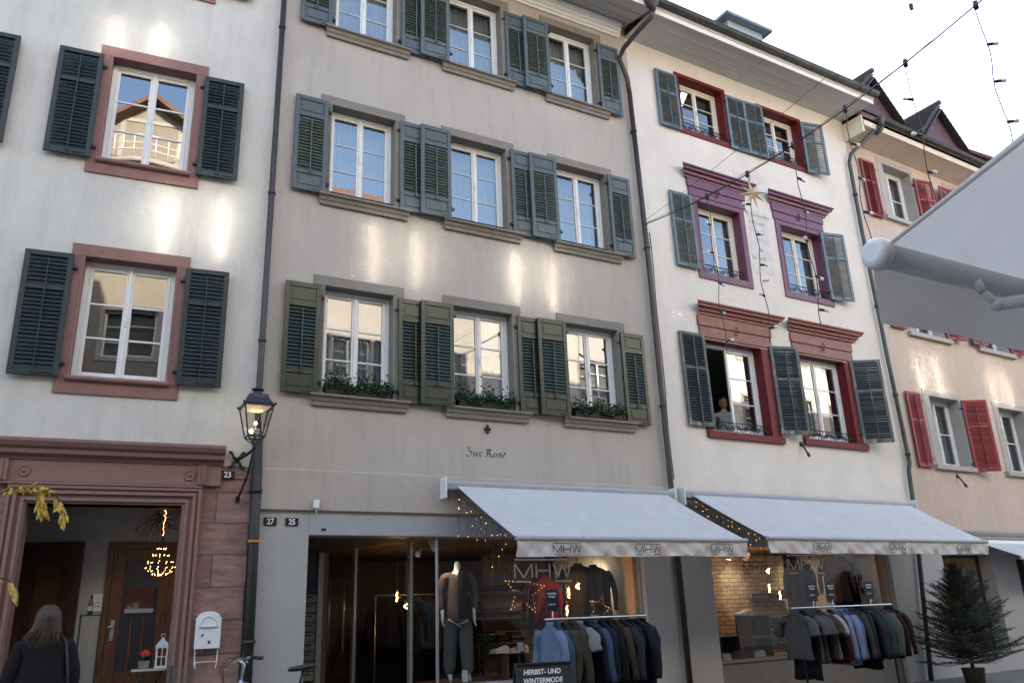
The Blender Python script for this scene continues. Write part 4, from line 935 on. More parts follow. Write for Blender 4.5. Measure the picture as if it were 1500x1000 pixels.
cb = MB(); cb.loft([[Vector((x, .060 * math.cos(a * math.pi / 12) * s, .060 * math.sin(a * math.pi / 12) * s)) for a in range(24)] for x, s in ((-.035, .55), (-.03, .8), (-.018, .95), (0, 1.0), (.019, 1.0))], True)
cb.build('end_cap', mat('white_plastic_cap', (.78, .78, .76), .35, var=.02), t5)
rows = []
for q in (0, .05, .5, 1):
    rows.append([Vector((.03 + (Lx - .03) * i / 80, .050 + .012 * math.sin(i * .45 + q * 2) * q, -.0 - .245 * q)) for i in range(81)])
mb = MB().loft(rows, cap=False, smooth=True, closed=False); mb.build('valance', M_AWNGREY, t5)
ar = MB(); ar.tube([(.53, -.03, -.03), (.545, -.035, -.075)], .017, 10); ar.tube([(.545, -.035, -.075), (.60, -.05, -.125)], .015, 10); ar.tube([(.60, -.05, -.125), (3.0, -1.30, .20)], [.025, .040], 12)
ar.ball((.54, -.03, -.055), .020); ar.ball((.60, -.05, -.125), .027); ar.build('folding_arm', M_WHITEPL, t5)
ar = MB(); ar.tube([(3.0, -1.30, .20), (1.2, -3.1, .95)], .046, 12); ar.ball((3.0, -1.3, .2), .06); ar.build('folding_arm', M_WHITEPL, t5)
MB().box(-.1, Lx + .1, -3.34, -3.2, .92, 1.1).build('cassette', M_WHITEPL, t5, .01)

# ================================================================== string lights over the street
ls = thing('light_string', 'black festoon cable across the street with hanging strands of unlit bulbs', 'string lights', (8.395, 10.08, 7.758))
A0 = Vector((8.395, 10.08, 7.758)); qd = Vector((-0.0672, -0.9246, -0.21496)); sg_ = 0.02342
def cable(k): return qd * k + Vector((0, 0, sg_)) * k * k
nodes = [1.7683 + i for i in range(6)]
kk = [0 + i * .2 for i in range(66)]
w = MB(); w.tube([cable(k) + Vector((0, 0, -.006 * math.sin(k * 3.14 * 2) ** 2)) for k in kk], .0085, 6)
w.tube([cable(k) + Vector((.015, 0, .03 + .012 * math.sin(k * 3))) for k in kk], .004, 5)
for i in range(5): w.tube([cable(.04 + .1 * i) + Vector((.03, 0, .02)), cable(.1 + .1 * i) + Vector((-.03, 0, -.02))], .010, 5)
w.tube([(0, 0, -.01), (.0, .06, .0)], .02, 8)
w.build('cable', M_IRON, ls)
sk = MB(); sk.lathe([(.013, .0), (.018, .012), (.018, .062), (.014, .07)], n=10); bulb_s = sk.build('socket', M_BLACKPL); bb = MB(); bb.lathe([(.012, .068), (.021, .082), (.024, .10), (.020, .118), (.008, .128), (.001, .13)], n=12, cap=False); bulb_b = bb.build('bulb', M_CLEAR)
rr = random.Random(3)
for si, k in enumerate(nodes):
    P = cable(k); n = [5, 5, 5, 5, 6, 5][si]
    st = bpy.data.objects.new('strand', None); COL.objects.link(st); st.parent = ls; st.location = P
    MB().tube([(0, 0, .04), (0, 0, -.05)], .026, 10).build('junction', M_BLACKPL, st)
    pts = [(0, 0, -.04)]; y = 0
    dz = .47; tot = .50 + dz * (n - 1) + .2
    for q in range(1, 30):
        z = -tot * q / 29; pts.append((.02 * math.sin(q * .55 + si) + rr.uniform(-.006, .006), .012 * math.cos(q * .6 + si), z))
    MB().tube(pts, .006, 5).build('strand_wire', M_IRON, st)
    for j in range(n):
        z = -.50 - dz * j; q = -z / tot * 29; a = math.radians(rr.choice((78, 95, 100, -82, 112)) if si < 5 else 84)
        rz = rr.uniform(-.5, .5) if si < 5 else -.5
        x = .02 * math.sin(q * .55 + si)
        for src, nm in ((bulb_s, 'socket'), (bulb_b, 'bulb')):
            inst(src, nm, st, (x, .0, z), (0, a, rz))
bpy.data.objects.remove(bulb_s); bpy.data.objects.remove(bulb_b)
w2 = MB(); a = Vector((8.36, 10.1, 7.80)); b = Vector((5.30, 3.0, 5.73)) ; b = Vector((8.05, 3.6, 7.75))
ray_ = Vector((5.30, 3.0, 4.33)).normalized(); b = Vector((0, 0, 1.4)) + ray_ * 10.2; c = b + (b - a) * 1.1
w2.tube([a, a.lerp(b, .33) + Vector((0, 0, -.05)), a.lerp(b, .66) + Vector((0, 0, -.05)), b, c], .0035, 5)
tw_ = tag(w2.build('thin_wire', M_IRON), 'thin steel wire rising from the downpipe across the sky', 'wire')
MB().bar(b - Vector((0, 0, .05)), b + Vector((0.0, 0, .02)), .03, .03).build('wire_clamp', M_IRON, tw_)
w3 = MB(); w3.tube([wpt(3, .12 + .01 * math.sin(q * 1.1), .02, 7.65 - q * .36) for q in range(13)], .008, 5)
tag(w3.build('power_cable', M_IRON), 'thin black cable running down the cream wall beside the brown downpipe', 'cable')
# straw star on the second strand
st = thing('paper_star', 'pale gold eight pointed star hanging from the festoon cable', 'star', (8.24, 7.50, 7.02), R_(-12))
s = MB(); n = 8
for i in range(n):
    a = 2 * math.pi * i / n + .2; L = .25 if i % 2 == 0 else .21
    tip = Vector((math.cos(a) * L, 0, math.sin(a) * L)); l_, r_2 = [Vector((math.cos(a + d) * .075, 0, math.sin(a + d) * .075)) for d in (-.39, .39)]
    for sy in (-.045, .045):
        m_ = Vector((0, sy, 0)); s.add([m_, l_, tip, r_2], [(0, 1, 2), (0, 2, 3)])
s.build('star_points', mat('pale_gold_straw', (.58, .46, .30), .6, var=.15, bump=.3), st); MB().tube([(0, 0, .2), (-.01, 0, .36)], .004, 4).build('hanging_cord', M_IRON, st)

# ================================================================== wall lantern
def lw(u, o, z): return Vector((u, -o, z))
ln = thing('wall_lantern', 'black gas style lantern with a lit flame, on an iron bracket between two houses', 'lantern', BP[2][0], 0)
cu_, co_, cz_ = -.10, .52, 3.46
def sq(u, z, s): return [Vector((cu_ + a * s, -co_ + b * s, z)) for a, b in ((-1, -1), (1, -1), (1, 1), (-1, 1))]
b0, b1, zb, zt = .095, .165, cz_, cz_ + .36
fr = MB(); lo, hi = sq(0, zb, b0), sq(0, zt, b1)
for i in range(4):
    fr.bar(lo[i], hi[i], .014, .014); fr.bar(lo[i], lo[(i + 1) % 4], .018, .018); fr.bar(hi[i], hi[(i + 1) % 4], .022, .022)
    fr.ball(hi[i] + (hi[i] - Vector((cu_, -co_, zt))) * .08 + Vector((0, 0, .015)), .017)
for i in range(4): fr.bar(lo[i], (cu_, -co_, zb - .10), .012, .012)
fr.build('lantern_frame', M_IRON, ln)
rf = MB(); rf.loft([sq(0, zt + .012, b1 + .015), sq(0, zt + .02, b1 + .0), sq(0, zt + .10, .115), sq(0, zt + .14, .11), sq(0, zt + .15, .085)], True, smooth=False)
rf.lathe([(.05, 0), (.045, .035), (.04, .05), (.072, .055), (.075, .075), (.05, .085), (.02, .095), (.001, .098)], (cu_, -co_, zt + .145), 16); rf.build('lantern_roof', mat('dark_lantern_metal', (.03, .032, .04), .35, metal=.5), ln, .003)
gp = MB()
for i in range(4): gp.quad(lo[i], lo[(i + 1) % 4], hi[(i + 1) % 4], hi[i])
gp.build('lantern_glass', glass('lantern_glass_mat', 1.45, (.93, .93, .9)), ln)
MB().loft([sq(0, zt - .05, .07), sq(0, zt - .006, b1 - .02)], True, smooth=False).build('reflector', M_FASCIA, ln)
MB().tube([(cu_, -co_, zb - .04), (cu_, -co_, zb + .12)], .010, 8).build('burner', M_GUTTER, ln)
MB().ball((cu_, -co_, zb + .165), .013, sz=1.8).build('flame', M_GAS, ln); MB().ball((cu_ - .045, -co_, zb + .085), .006, sz=1.8).build('pilot_flame', M_GAS, ln)
pl_ = bpy.data.lights.new('flame_light', 'POINT'); pl_.energy = 0.35; pl_.color = (1, .7, .35); pl_.shadow_soft_size = .03; po = bpy.data.objects.new('flame_light', pl_); COL.objects.link(po); po.parent = ln; po.location = (cu_, -co_, zb + .17)
br = MB(); br.tube([(cu_, -co_, zb - .06), (cu_, -co_, zb - .14), (-.13, -.25, zb - .16), (-.20, -.04, zb - .19)], .018, 8); br.tube([(cu_, -co_, zb - .12), (-.10, -.24, zb - .40), (-.16, -.05, zb - .66)], .013, 8)
for a, c in ((-.06, .09), (.06, .09), (-.06, -.09), (.06, -.09)):
    br.tube([(-.20, -.035, zb - .19), (-.20 + a * .6, -.035, zb - .19 + c * .4), (-.20 + a * 1.1, -.035, zb - .19 + c), (-.20 + a * 1.5, -.035, zb - .19 + c * .8)], [.022, .018, .016, .012], 8)
    br.ball((-.20 + a * 1.3, -.04, zb - .19 + c), .02)
br.box(-.185, -.135, -.05, -.028, zb - .70, zb - .62); br.build('bracket', M_IRON, ln)

# ================================================================== signs, number plates, lettering on the walls
def plate(b, u, z, s, label):
    p = MB().ob(-.078, .078, 0, .012, -.048, .048).build('number_plate', M_NAVY, None, .003)
    p.location = wpt(b, u, .003 if b != 1 else .0205, z); p.rotation_euler = (0, 0, BP[b][1]); tag(p, label, 'sign', 'house number plates')
    text(s, 'number', M_CHALK, p, (0, -.0135, -.002), .095, sx=.9, bold=.002)
    return p
plate(1, -.285, 3.095, '23', 'dark house number plate reading 23 on the red sandstone'); plate(2, .245, 2.555, '27', 'dark house number plate reading 27 on the white pier'); plate(2, .505, 2.555, '25', 'dark house number plate reading 25 on the white pier')
# blackletter wall lettering, drawn with a broad nib held at an angle
def nib(mb, pts, w=.020, k=1.0):
    n = Vector((math.cos(R_(38)), 0, math.sin(R_(38)))) * w / 2
    vs = []
    for x, z in pts: p = Vector((x, 0, z)); vs += [p - n, p + n]
    mb.add([(v.x, -.0025, v.z) for v in vs], [(2 * i, 2 * i + 2, 2 * i + 3, 2 * i + 1) for i in range(len(pts) - 1)])
GL = {'Z': [[(-.02, .90), (.08, 1.02), (.22, .92), (.40, 1.04)], [(.40, 1.02), (.16, .62)], [(.14, .60), (.32, .60), (.44, .44), (.43, .20), (.28, .0), (.10, -.04), (-.04, .06), (.02, .16)]],
      'u': [[(.02, .50), (.08, .44), (.08, .10), (.16, .03), (.28, .12)], [(.26, .50), (.32, .44), (.32, .08), (.38, .02)]],
      'r': [[(.02, .46), (.08, .50), (.10, .44), (.10, .06), (.16, .02)], [(.12, .42), (.22, .52), (.30, .44)]],
      'R': [[(.02, .82), (.12, .95), (.20, .86), (.20, .14), (.10, .02), (.0, .08)], [(.16, .88), (.36, 1.0), (.50, .86), (.46, .66), (.26, .54)], [(.28, .54), (.42, .40), (.46, .10), (.60, .02)], [(.34, .92), (.34, .62)]],
      'o': [[(.20, .52), (.06, .42), (.06, .12), (.20, .02)], [(.18, .53), (.32, .42), (.32, .14), (.18, .02)]],
      's': [[(.30, .50), (.14, .54), (.06, .42), (.28, .26), (.28, .08), (.12, .0), (.02, .06)], [(.20, .62), (.28, .56)]],
      'e': [[(.26, .14), (.16, .02), (.06, .12), (.06, .42), (.18, .53), (.28, .42), (.10, .28)], [(.2, .66), (.3, .6)]]}
wl_ = MB(); x = 2.885; Hh = .115
for ch, adv in (('Z', .52), ('u', .44), ('r', .30), (' ', .22), ('R', .62), ('o', .40), ('s', .36), ('e', .34)):
    for stt in GL.get(ch, []): nib(wl_, [(x + a * Hh * 1.62, 3.505 + (c if ch not in 'ursoe' else c * 1.0) * Hh) for a, c in stt], .021)
    x += adv * Hh * 1.70
wl_.build('wall_lettering', M_WALLINK, H2)
fl = MB()
for a in (0, 90, 180, -90):
    r = R_(a); fl.ball((3.215 + .032 * math.sin(r), -.02, 3.90 + .038 * math.cos(r)), .026, sy=.5, sz=1.2 if a in (0, 180) else .9)
fl.ball((3.215, -.03, 3.9), .018); fl.build('iron_rosette', M_IRON, H2)
ab = MB(); ab.box(-.035, .035, -.05, 0, -.05, .05); ab.tube([(0, -.02, -.05), (.01, -.02, -.09), (.005, -.02, -.12)], .006, 5)
o = tag(ab.build('alarm_box', M_WHITEPL, None, .006), 'small white sensor box on the greige band above the entrance', 'sensor'); o.location = wpt(2, .78, .046, 2.77)
# flag holders
def holder(b, u, z, label):
    h = MB(); h.box(-.03, .03, -.02, 0, -.03, .05); h.tube([(0, -.01, .02), (-.02, -.10, -.10), (-.03, -.16, -.20)], .016, 8); h.tube([(-.03, -.15, -.18), (-.035, -.18, -.24)], .028, 10)
    o = tag(h.build('flag_holder', M_IRON), label, 'flag holder', 'iron flag holders'); o.location = wpt(b, u, 0, z); o.rotation_euler = (0, 0, BP[b][1])
holder(3, 3.22, 4.10, 'iron flag holder between the two lower windows of the cream house'); holder(4, 1.66, 3.76, 'iron flag holder under the lower window of the peach house')
hk = MB(); hk.tube([(0, 0, 0), (0, -.05, 0), (.08, -.06, -.005), (.10, -.05, .04)], .009, 6); o = tag(hk.build('wall_hook', M_IRON), 'small iron hook in the cream wall between the middle windows', 'hook'); o.location = wpt(3, 2.84, 0, 7.22)

# ================================================================== flower boxes
for i, (u0, u1) in enumerate(C2):
    f = thing('window_planter', ['leftmost', 'middle', 'rightmost'][i] + ' low green plants in the window above the Zur Rose lettering', 'planter', wpt(2, (u0 + u1) / 2, .03, 4.20), 0, 'green planters in the lowest greige windows')
    f['label'] = ['green window plants beside the leftmost bottle green shutter', 'green window plants straight above the small iron rosette', 'green window plants nearest the cream house'][i]
    MB().box(-.44, .44, -.05, .07, .0, .10).build('trough', M_DKWOOD, f, .004)
    lv = MB(); rr = random.Random(i + 5)
    for k in range(1300):
        x, y, z = rr.uniform(-.47, .47), rr.uniform(-.12, .07), rr.uniform(.03, .10) + abs(rr.gauss(0, .065)) * (1.0 + .6 * math.sin(k * .05))
        z += .03 * math.sin(x * 14 + i)
        a, e = rr.uniform(0, 6.28), rr.uniform(-.7, .9); L = rr.uniform(.035, .06); W_ = L * .34
        d = Vector((math.cos(a) * math.cos(e), math.sin(a) * math.cos(e), math.sin(e))); sd = d.cross(Vector((rr.uniform(-1, 1), rr.uniform(-1, 1), rr.uniform(-1, 1)))).normalized(); up = sd.cross(d) * L * .12
        c = Vector((x, y, z)); lv.add([c, c + d * L * .45 + sd * W_ + up, c + d * L, c + d * L * .45 - sd * W_ + up], [(0, 1, 2), (0, 2, 3)])
    lv.build('leaves', M_LEAF, f)
# ================================================================== mailbox
mx = thing('mailbox', 'white metal mailbox with an arched top and a newspaper rack, on the sandstone pier', 'mailbox', wpt(1, -.375, .0, 1.15), BP[1][1])
b = MB(); W2_ = .135
prof = [(-W2_, 0), (W2_, 0), (W2_, .33)] + [(W2_ * .86 * math.cos(R_(a)), .335 + .06 * math.sin(R_(a))) for a in range(0, 181, 15)] + [(-W2_, .33)]
b.add([(x, y, z) for y in (-.10, 0) for x, z in prof], [tuple(range(len(prof))), tuple(range(len(prof), 2 * len(prof)))[::-1]] + [(i, i + len(prof), (i + 1) % len(prof) + len(prof), (i + 1) % len(prof)) for i in range(len(prof))])
b.build('box', M_WHITEPL, mx, .006)
f = MB(); f.tube([(W2_ * .72 * math.cos(R_(a)), -.104, .22 + .125 * math.sin(R_(a))) for a in range(0, 181, 12)], .008, 6); f.box(-.08, .08, -.125, -.10, .228, .245); f.build('flap', M_WHITEPL, mx, .002)
f = MB(); f.box(-.07, -.055, -.104, -.10, .13, .15); f.box(.005, .03, -.106, -.10, .055, .085); f.box(-.068, -.045, -.103, -.0995, .14, .155); f.build('lock', M_IRON, mx)
f = MB()
for s in (-1, 1): f.tube([(s * .12, -.05, 0), (s * .115, -.05, -.17), (s * .10, -.08, -.20)], .006, 6); f.tube([(s * .11, -.05, -.13), (s * .11, -.11, -.16)], .005, 6)
f.tube([(-.12, -.08, -.135), (.12, -.08, -.135)], .005, 6); f.build('newspaper_rack', M_WHITEPL, mx)

# ================================================================== small lamps
def bulb_thing(b, u, o, z, kind, label, zt, group=None, power=0.0):
    t = thing('pendant_bulb', label, 'pendant lamp', wpt(b, u, o, z), BP[b][1], group)
    MB().tube([(0, 0, .06), (0, 0, zt - z)], .004, 5).build('cord', M_BLACK, t); MB().tube([(0, 0, .03), (0, 0, .08)], .014, 8).build('socket', M_BLACK, t)
    g = MB()
    if kind == 'globe':
        g.ball((0, 0, -.02), .05)
        f = MB(); f.tube([(.025 * math.cos(k * .9), .025 * math.sin(k * .9), -.05 + .012 * k) for k in range(7)], .007, 5)
    else:
        g.tube([(0, 0, .03), (0, 0, -.13)], .022, 10)
        f = MB(); f.tube([(.008 * math.cos(k * 1.4), .008 * math.sin(k * 1.4), .02 - .018 * k) for k in range(8)], .008, 5)
    g.build('bulb_glass', MATS.get('amber_glass') or glass('amber_glass', 1.3, (1, .82, .6)), t); f.build('filament', M_BULB, t)
    if power:
        l = bpy.data.lights.new('bulb_light', 'POINT'); l.energy = power; l.color = (1, .55, .22); l.shadow_soft_size = .04
        o_ = bpy.data.objects.new('bulb_light', l); COL.objects.link(o_); o_.parent = t; o_.location = (0, 0, -.03)
    return t
def spot_thing(b, u, o, z, tgt, power, label, group='white ceiling spotlights in the shops', col=(1, .80, .55), size=55, m=None):
    p = wpt(b, u, o, z); q = wpt(b, *tgt); d = (q - p).normalized()
    t = thing('ceiling_spotlight', label, 'spotlight', p, 0, group); t.rotation_euler = d.to_track_quat('-Z', 'Y').to_euler()
    MB().lathe([(.034, -.06), (.042, -.06), (.045, .10), (.03, .115), (.0, .116)], n=14, cap=False).build('lamp_housing', m or M_WHITEPL, t)
    MB().lathe([(.001, -.045), (.034, -.045)], n=14, cap=False).build('lamp_lens', M_SPOTG, t)
    l = bpy.data.lights.new('spot_beam', 'SPOT'); l.energy = power * .34; l.color = col; l.spot_size = R_(size); l.spot_blend = .7; l.shadow_soft_size = .03
    o_ = bpy.data.objects.new('spot_beam', l); COL.objects.link(o_); o_.parent = t; o_.location = (0, 0, -.075)
_fm = MB().ball((0, 0, 0), .0050, 6, 4).build('fairy_bulb', M_FAIRY); FAIRY = _fm.data; bpy.data.objects.remove(_fm)
def fairy(parent, pts, sc=1.0):
    for p in pts:
        o = bpy.data.objects.new('fairy_bulb', FAIRY); COL.objects.link(o); o.parent = parent; o.location = p; o.scale = (sc,) * 3
def icicles(b, label, line, n, lmin, lmax, per, seed, group):
    t = thing('icicle_lights', label, 'fairy lights', BP[b][0], BP[b][1], group); rr = random.Random(seed); w = MB(); pts = []
    P, Q = line; w.tube([lw(*P), lw(*[(P[i] + Q[i]) / 2 - (.03 if i == 2 else 0) for i in range(3)]), lw(*Q)], .004, 5)
    for i in range(n):
        f = (i + rr.uniform(.1, .9)) / n; a = lw(*[P[k] + (Q[k] - P[k]) * f for k in range(3)]); L = rr.uniform(lmin, lmax)
        c = [a + Vector((.012 * math.sin(k * 1.7 + i), .01 * math.cos(k * 1.3 + i), -L * k / 8)) for k in range(9)]
        w.tube(c, .0028, 4); pts += [c[k].copy() for k in range(2, 9, max(1, int(8 / per)))]
    w.build('wires', M_BLACK, t); fairy(t, pts[:100], .6)
icicles(2, 'warm icicle fairy lights hanging under the left edge of the awning over the entrance', ((2.60, .20, 2.98), (2.74, 1.45, 2.30)), 11, .2, .75, 2, 2, 'icicle lights under the awnings')
icicles(3, 'warm icicle fairy lights under the edge of the awning on the cream house', ((.34, .20, 3.0), (.42, 1.45, 2.32)), 11, .12, .36, 2, 4, 'icicle lights under the awnings')
def light_star(b, u, o, z, R, label, rot=0, n=40):
    t = thing('light_star', label, 'star', wpt(b, u, o, z), BP[b][1], 'lit stars in the shop windows')
    c = [Vector((math.sin(rot + math.pi * k / 5) * (R if k % 2 == 0 else R * .45), 0, math.cos(rot + math.pi * k / 5) * (R if k % 2 == 0 else R * .45))) for k in range(10)]
    MB().tube(c + [c[0]], .004, 5, cap=False).build('star_wire', M_BLACK, t); MB().tube([c[0], c[0] + Vector((0, 0, 2.38 - z - R))], .002, 4).build('hanging_cord', M_BLACK, t)
    fairy(t, [c[int(k)] .lerp(c[(int(k) + 1) % 10], k % 1) for k in [i * 10 / n for i in range(n)]], .7)

# ================================================================== shop interiors
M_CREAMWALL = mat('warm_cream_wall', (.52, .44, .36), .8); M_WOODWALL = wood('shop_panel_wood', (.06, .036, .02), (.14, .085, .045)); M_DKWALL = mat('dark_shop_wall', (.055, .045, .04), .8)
def part(bld, name, m, *boxes):
    mb = MB()
    for b in boxes: mb.box(*b)
    return mb.build(name, m, bld, .004)
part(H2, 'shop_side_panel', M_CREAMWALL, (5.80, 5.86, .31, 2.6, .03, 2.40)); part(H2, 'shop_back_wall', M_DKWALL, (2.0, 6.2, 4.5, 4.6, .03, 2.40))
part(H2, 'wood_panelling', M_WOODWALL, (4.55, 5.79, 2.9, 2.98, .03, 2.4)); part(H2, 'display_floor', M_FLOORW, (2.66, 5.79, .301, 1.3, .40, .55))
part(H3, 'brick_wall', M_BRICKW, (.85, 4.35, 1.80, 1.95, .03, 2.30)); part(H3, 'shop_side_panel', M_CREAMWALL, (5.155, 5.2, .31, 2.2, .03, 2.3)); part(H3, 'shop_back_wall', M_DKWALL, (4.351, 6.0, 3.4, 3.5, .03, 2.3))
part(H3, 'display_floor', mat('pale_display_board', (.36, .32, .27), .6), (.80, 5.09, .301, 1.3, .40, .57))
part(H4, 'shop_back_wall', mat('yellow_lit_wall', (.60, .47, .22), .7), (.5, 3.0, 1.7, 1.8, .03, 2.3)); part(H4, 'shop_ceiling', M_CREAMWALL, (.2, 3.1, .61, 1.7, 2.25, 2.3)); part(H4, 'shop_side_wall', MATS['yellow_lit_wall'], (2.9, 3.0, .61, 1.69, .03, 2.25))
w4 = part(H4, 'shop_window', M_DKWOOD, (.58, .62, .28, .34, .35, 2.2), (2.26, 2.30, .28, .34, .35, 2.2), (.62, 2.26, .28, .34, 2.15, 2.2), (.62, 2.26, .28, .34, .35, .40))
MB().box(.62, 2.26, .31, .315, .40, 2.15).build('pane', M_SHOPGLASS, w4)
part(H4, 'shelving', M_DKWOOD, *[(1.2, 2.6, 1.45, 1.69, z, z + .015) for z in (.8, 1.1, 1.4, 1.7)], *[(x, x + .015, 1.45, 1.69, .1, 2.0) for x in (1.2, 1.65, 2.1, 2.55)])
part(H4, 'entrance_recess', M_DKWALL, (3.15, 4.7, .61, .7, 0, 2.3))
spot_thing(4, 1.3, -.9, 2.18, (1.6, -1.7, 1.3), 45, 'lit ceiling spotlight in the yellow shop behind the fir', col=(1, .72, .36), size=110)
spot_thing(2, 2.56, -.42, 2.31, (2.9, -.5, 1.75), 9, 'white spotlight above the mannequin in the display window', size=60)
spot_thing(2, 5.05, -.75, 2.33, (5.6, -1.5, 1.6), 16, 'lit spotlight above the dark coats, the left one of the pair', size=90)
spot_thing(2, 5.45, -.75, 2.33, (5.75, -1.7, 1.3), 14, 'lit spotlight above the dark coats, the right one of the pair', size=90)
spot_thing(2, 2.9, -1.8, 2.33, (3.4, -3.6, 1.2), 14, 'small spotlight deep inside behind the slanting entrance glass', size=80)
spot_thing(3, 2.7, -1.15, 2.22, (2.9, -1.8, 1.75), 9, 'lit spotlight shining on the cream brick wall', size=60)
spot_thing(3, 4.1, -.9, 2.2, (4.9, -2.0, 1.3), 14, 'lit spotlight over the coats in the cream house shop', size=90)
spot_thing(3, 1.75, -.62, 2.2, (1.6, -.75, 1.1), 8, 'lit spotlight over the shoes on the wooden boxes', size=60)
bulb_thing(2, 4.82, -.35, 1.76, 'globe', 'round glowing filament bulb before the dark coats', 2.4, 'glowing filament bulbs in the shop windows', 1.2)
bulb_thing(2, 4.66, -.35, 1.70, 'tube', 'long glowing filament bulb beside the round one', 2.4, 'glowing filament bulbs in the shop windows', 1.0)
bulb_thing(2, 4.66, -.42, 1.46, 'tube', 'lowest glowing filament bulb above the clothes rail of the greige house shop', 2.4, 'glowing filament bulbs in the shop windows')
bulb_thing(2, 2.75, -2.3, 1.75, 'tube', 'glowing long bulb deep behind the entrance glass', 2.4, 'glowing filament bulbs in the shop windows', 1.0)
bulb_thing(2, 2.90, -2.3, 1.58, 'globe', 'glowing round bulb deep behind the entrance glass', 2.4, 'glowing filament bulbs in the shop windows')
bulb_thing(3, 2.62, -.6, 1.96, 'globe', 'upper glowing bulb of the cluster before the brick wall', 2.3, 'glowing filament bulbs in the shop windows', 1.5)
bulb_thing(3, 2.60, -.6, 1.70, 'tube', 'lower glowing bulb of the cluster before the brick wall', 2.3, 'glowing filament bulbs in the shop windows', 1.0)
bulb_thing(3, 2.84, -.6, 1.58, 'tube', 'tall orange glowing tube bulb right of the brick wall cluster', 2.3, 'glowing filament bulbs in the shop windows')
light_star(2, 3.92, -.34, 1.70, .33, 'star outlined in small warm lights in the greige house shop window', rot=.12)
light_star(3, 1.42, -.5, 1.78, .26, 'star outlined in small warm lights before the cream brick wall', rot=.3, n=24)
light_star(2, 5.15, -.30, 1.42, .20, 'small star of lights low before the dark coats beside the cream panel', rot=.35, n=24)
gw = MB(); stroke_logo(gw, 4.13, 1.965, -.146, .19, .93, th=.022, proud=.002); o = gw.build('window_lettering', mat('silver_letters', (.62, .62, .60), .5), H2)
gw = MB(); stroke_logo(gw, 3.08, 2.03, -.146, .19, .90, th=.020, proud=.002); gw.build('window_lettering', MATS['silver_letters'], H3)
gw = MB(); stroke_logo(gw, 3.55, 2.07, -1.78, .13, .62, th=.022, proud=.004); gw.build('wall_logo', M_BLACK, H3)

# ------------------------------------------------------------------ garments
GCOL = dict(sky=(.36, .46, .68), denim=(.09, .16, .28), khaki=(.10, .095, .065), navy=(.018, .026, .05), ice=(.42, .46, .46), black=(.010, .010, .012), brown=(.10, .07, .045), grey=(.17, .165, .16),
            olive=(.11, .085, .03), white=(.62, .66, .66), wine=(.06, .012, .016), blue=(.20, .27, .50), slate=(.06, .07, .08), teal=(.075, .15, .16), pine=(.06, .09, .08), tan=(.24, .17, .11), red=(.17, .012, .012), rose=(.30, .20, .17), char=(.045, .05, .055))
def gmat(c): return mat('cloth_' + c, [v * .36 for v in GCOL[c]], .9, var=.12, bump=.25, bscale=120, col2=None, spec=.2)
def garment(mb, L, w, th, sleeve, rr, skew=.0):
    """a garment hanging from its hanger, seen side on: plane y-z, thickness along x; sleeves at both ends"""
    n = 30; rings = []; ph = rr.random() * 6; mb.loft([[Vector((rx * math.cos(a), ry * math.sin(a), z)) for a in [2 * math.pi * k / 14 for k in range(14)]] for rx, ry, z in ((.030, .062, -.075), (.034, .068, -.045), (.028, .060, -.028), (.022, .052, -.036))], False)
    prof = [(.045, -.05), (.075, -.07), (w * .62, -.105), (w * .93, -.15), (w, -.22), (w * .96, -.40), (w * .97, -.55), (w * 1.03, -L)]
    fine = []
    for (a, za), (b, zb) in zip(prof, prof[1:]):
        k = 1 if zb > -.2 else 5
        for i in range(k): fine.append((a + (b - a) * i / k, za + (zb - za) * i / k))
    fine.append(prof[-1])
    for r, z in fine:
        q = min(1, -z / L); ring = []
        for i in range(n):
            a = 2 * math.pi * i / n; f = 1 + .5 * q * math.sin(5 * a + ph + 3 * q) + .2 * q * math.sin(9 * a + 2 * ph + 6 * q)
            t = th * (.55 + .6 * q)
            ring.append(Vector((t * math.cos(a) * f + .018 * math.sin(7 * q + ph) * q, r * math.sin(a) * (1 + .02 * math.sin(9 * q + ph)), z + (.012 * math.sin(3 * a + ph) if z == -L else 0))))
        rings.append(ring)
    mb.loft(rings)
    for s in (-1, 1):
        SL = {'long': .56, 'short': .22}.get(sleeve, 0)
        if not SL: continue
        k = 9; wob = rr.uniform(-.03, .03); pts = []; rs = []
        for i in range(k + 1):
            q = i / k; pts.append((wob * q * 1.5 + .012 * math.sin(q * 9 + ph), s * (w * .80 + .10 * math.sin(min(1, q * 2.2) * 1.57) + .02 * q * (1 if sleeve == 'long' else 3)), -.14 - SL * q))
            rs.append((.075 - .028 * q) * (1 + .10 * math.sin(q * 14 + ph)) if sleeve == 'long' else .080)
        mb.tube(pts, rs, 10, flat=.62)
def hanger(mb):
    mb.tube([(0, 0, .012), (0, .014, .026), (0, .022, .012), (0, .006, -.008), (0, 0, -.05)], .0035, 5); mb.tube([(0, -.19, -.115), (0, -.08, -.07), (0, 0, -.05), (0, .08, -.07), (0, .19, -.115)], .008, 6)
hm = MB(); hanger(hm); _h = hm.build('hanger', M_BLACK); HANG = _h.data; bpy.data.objects.remove(_h)
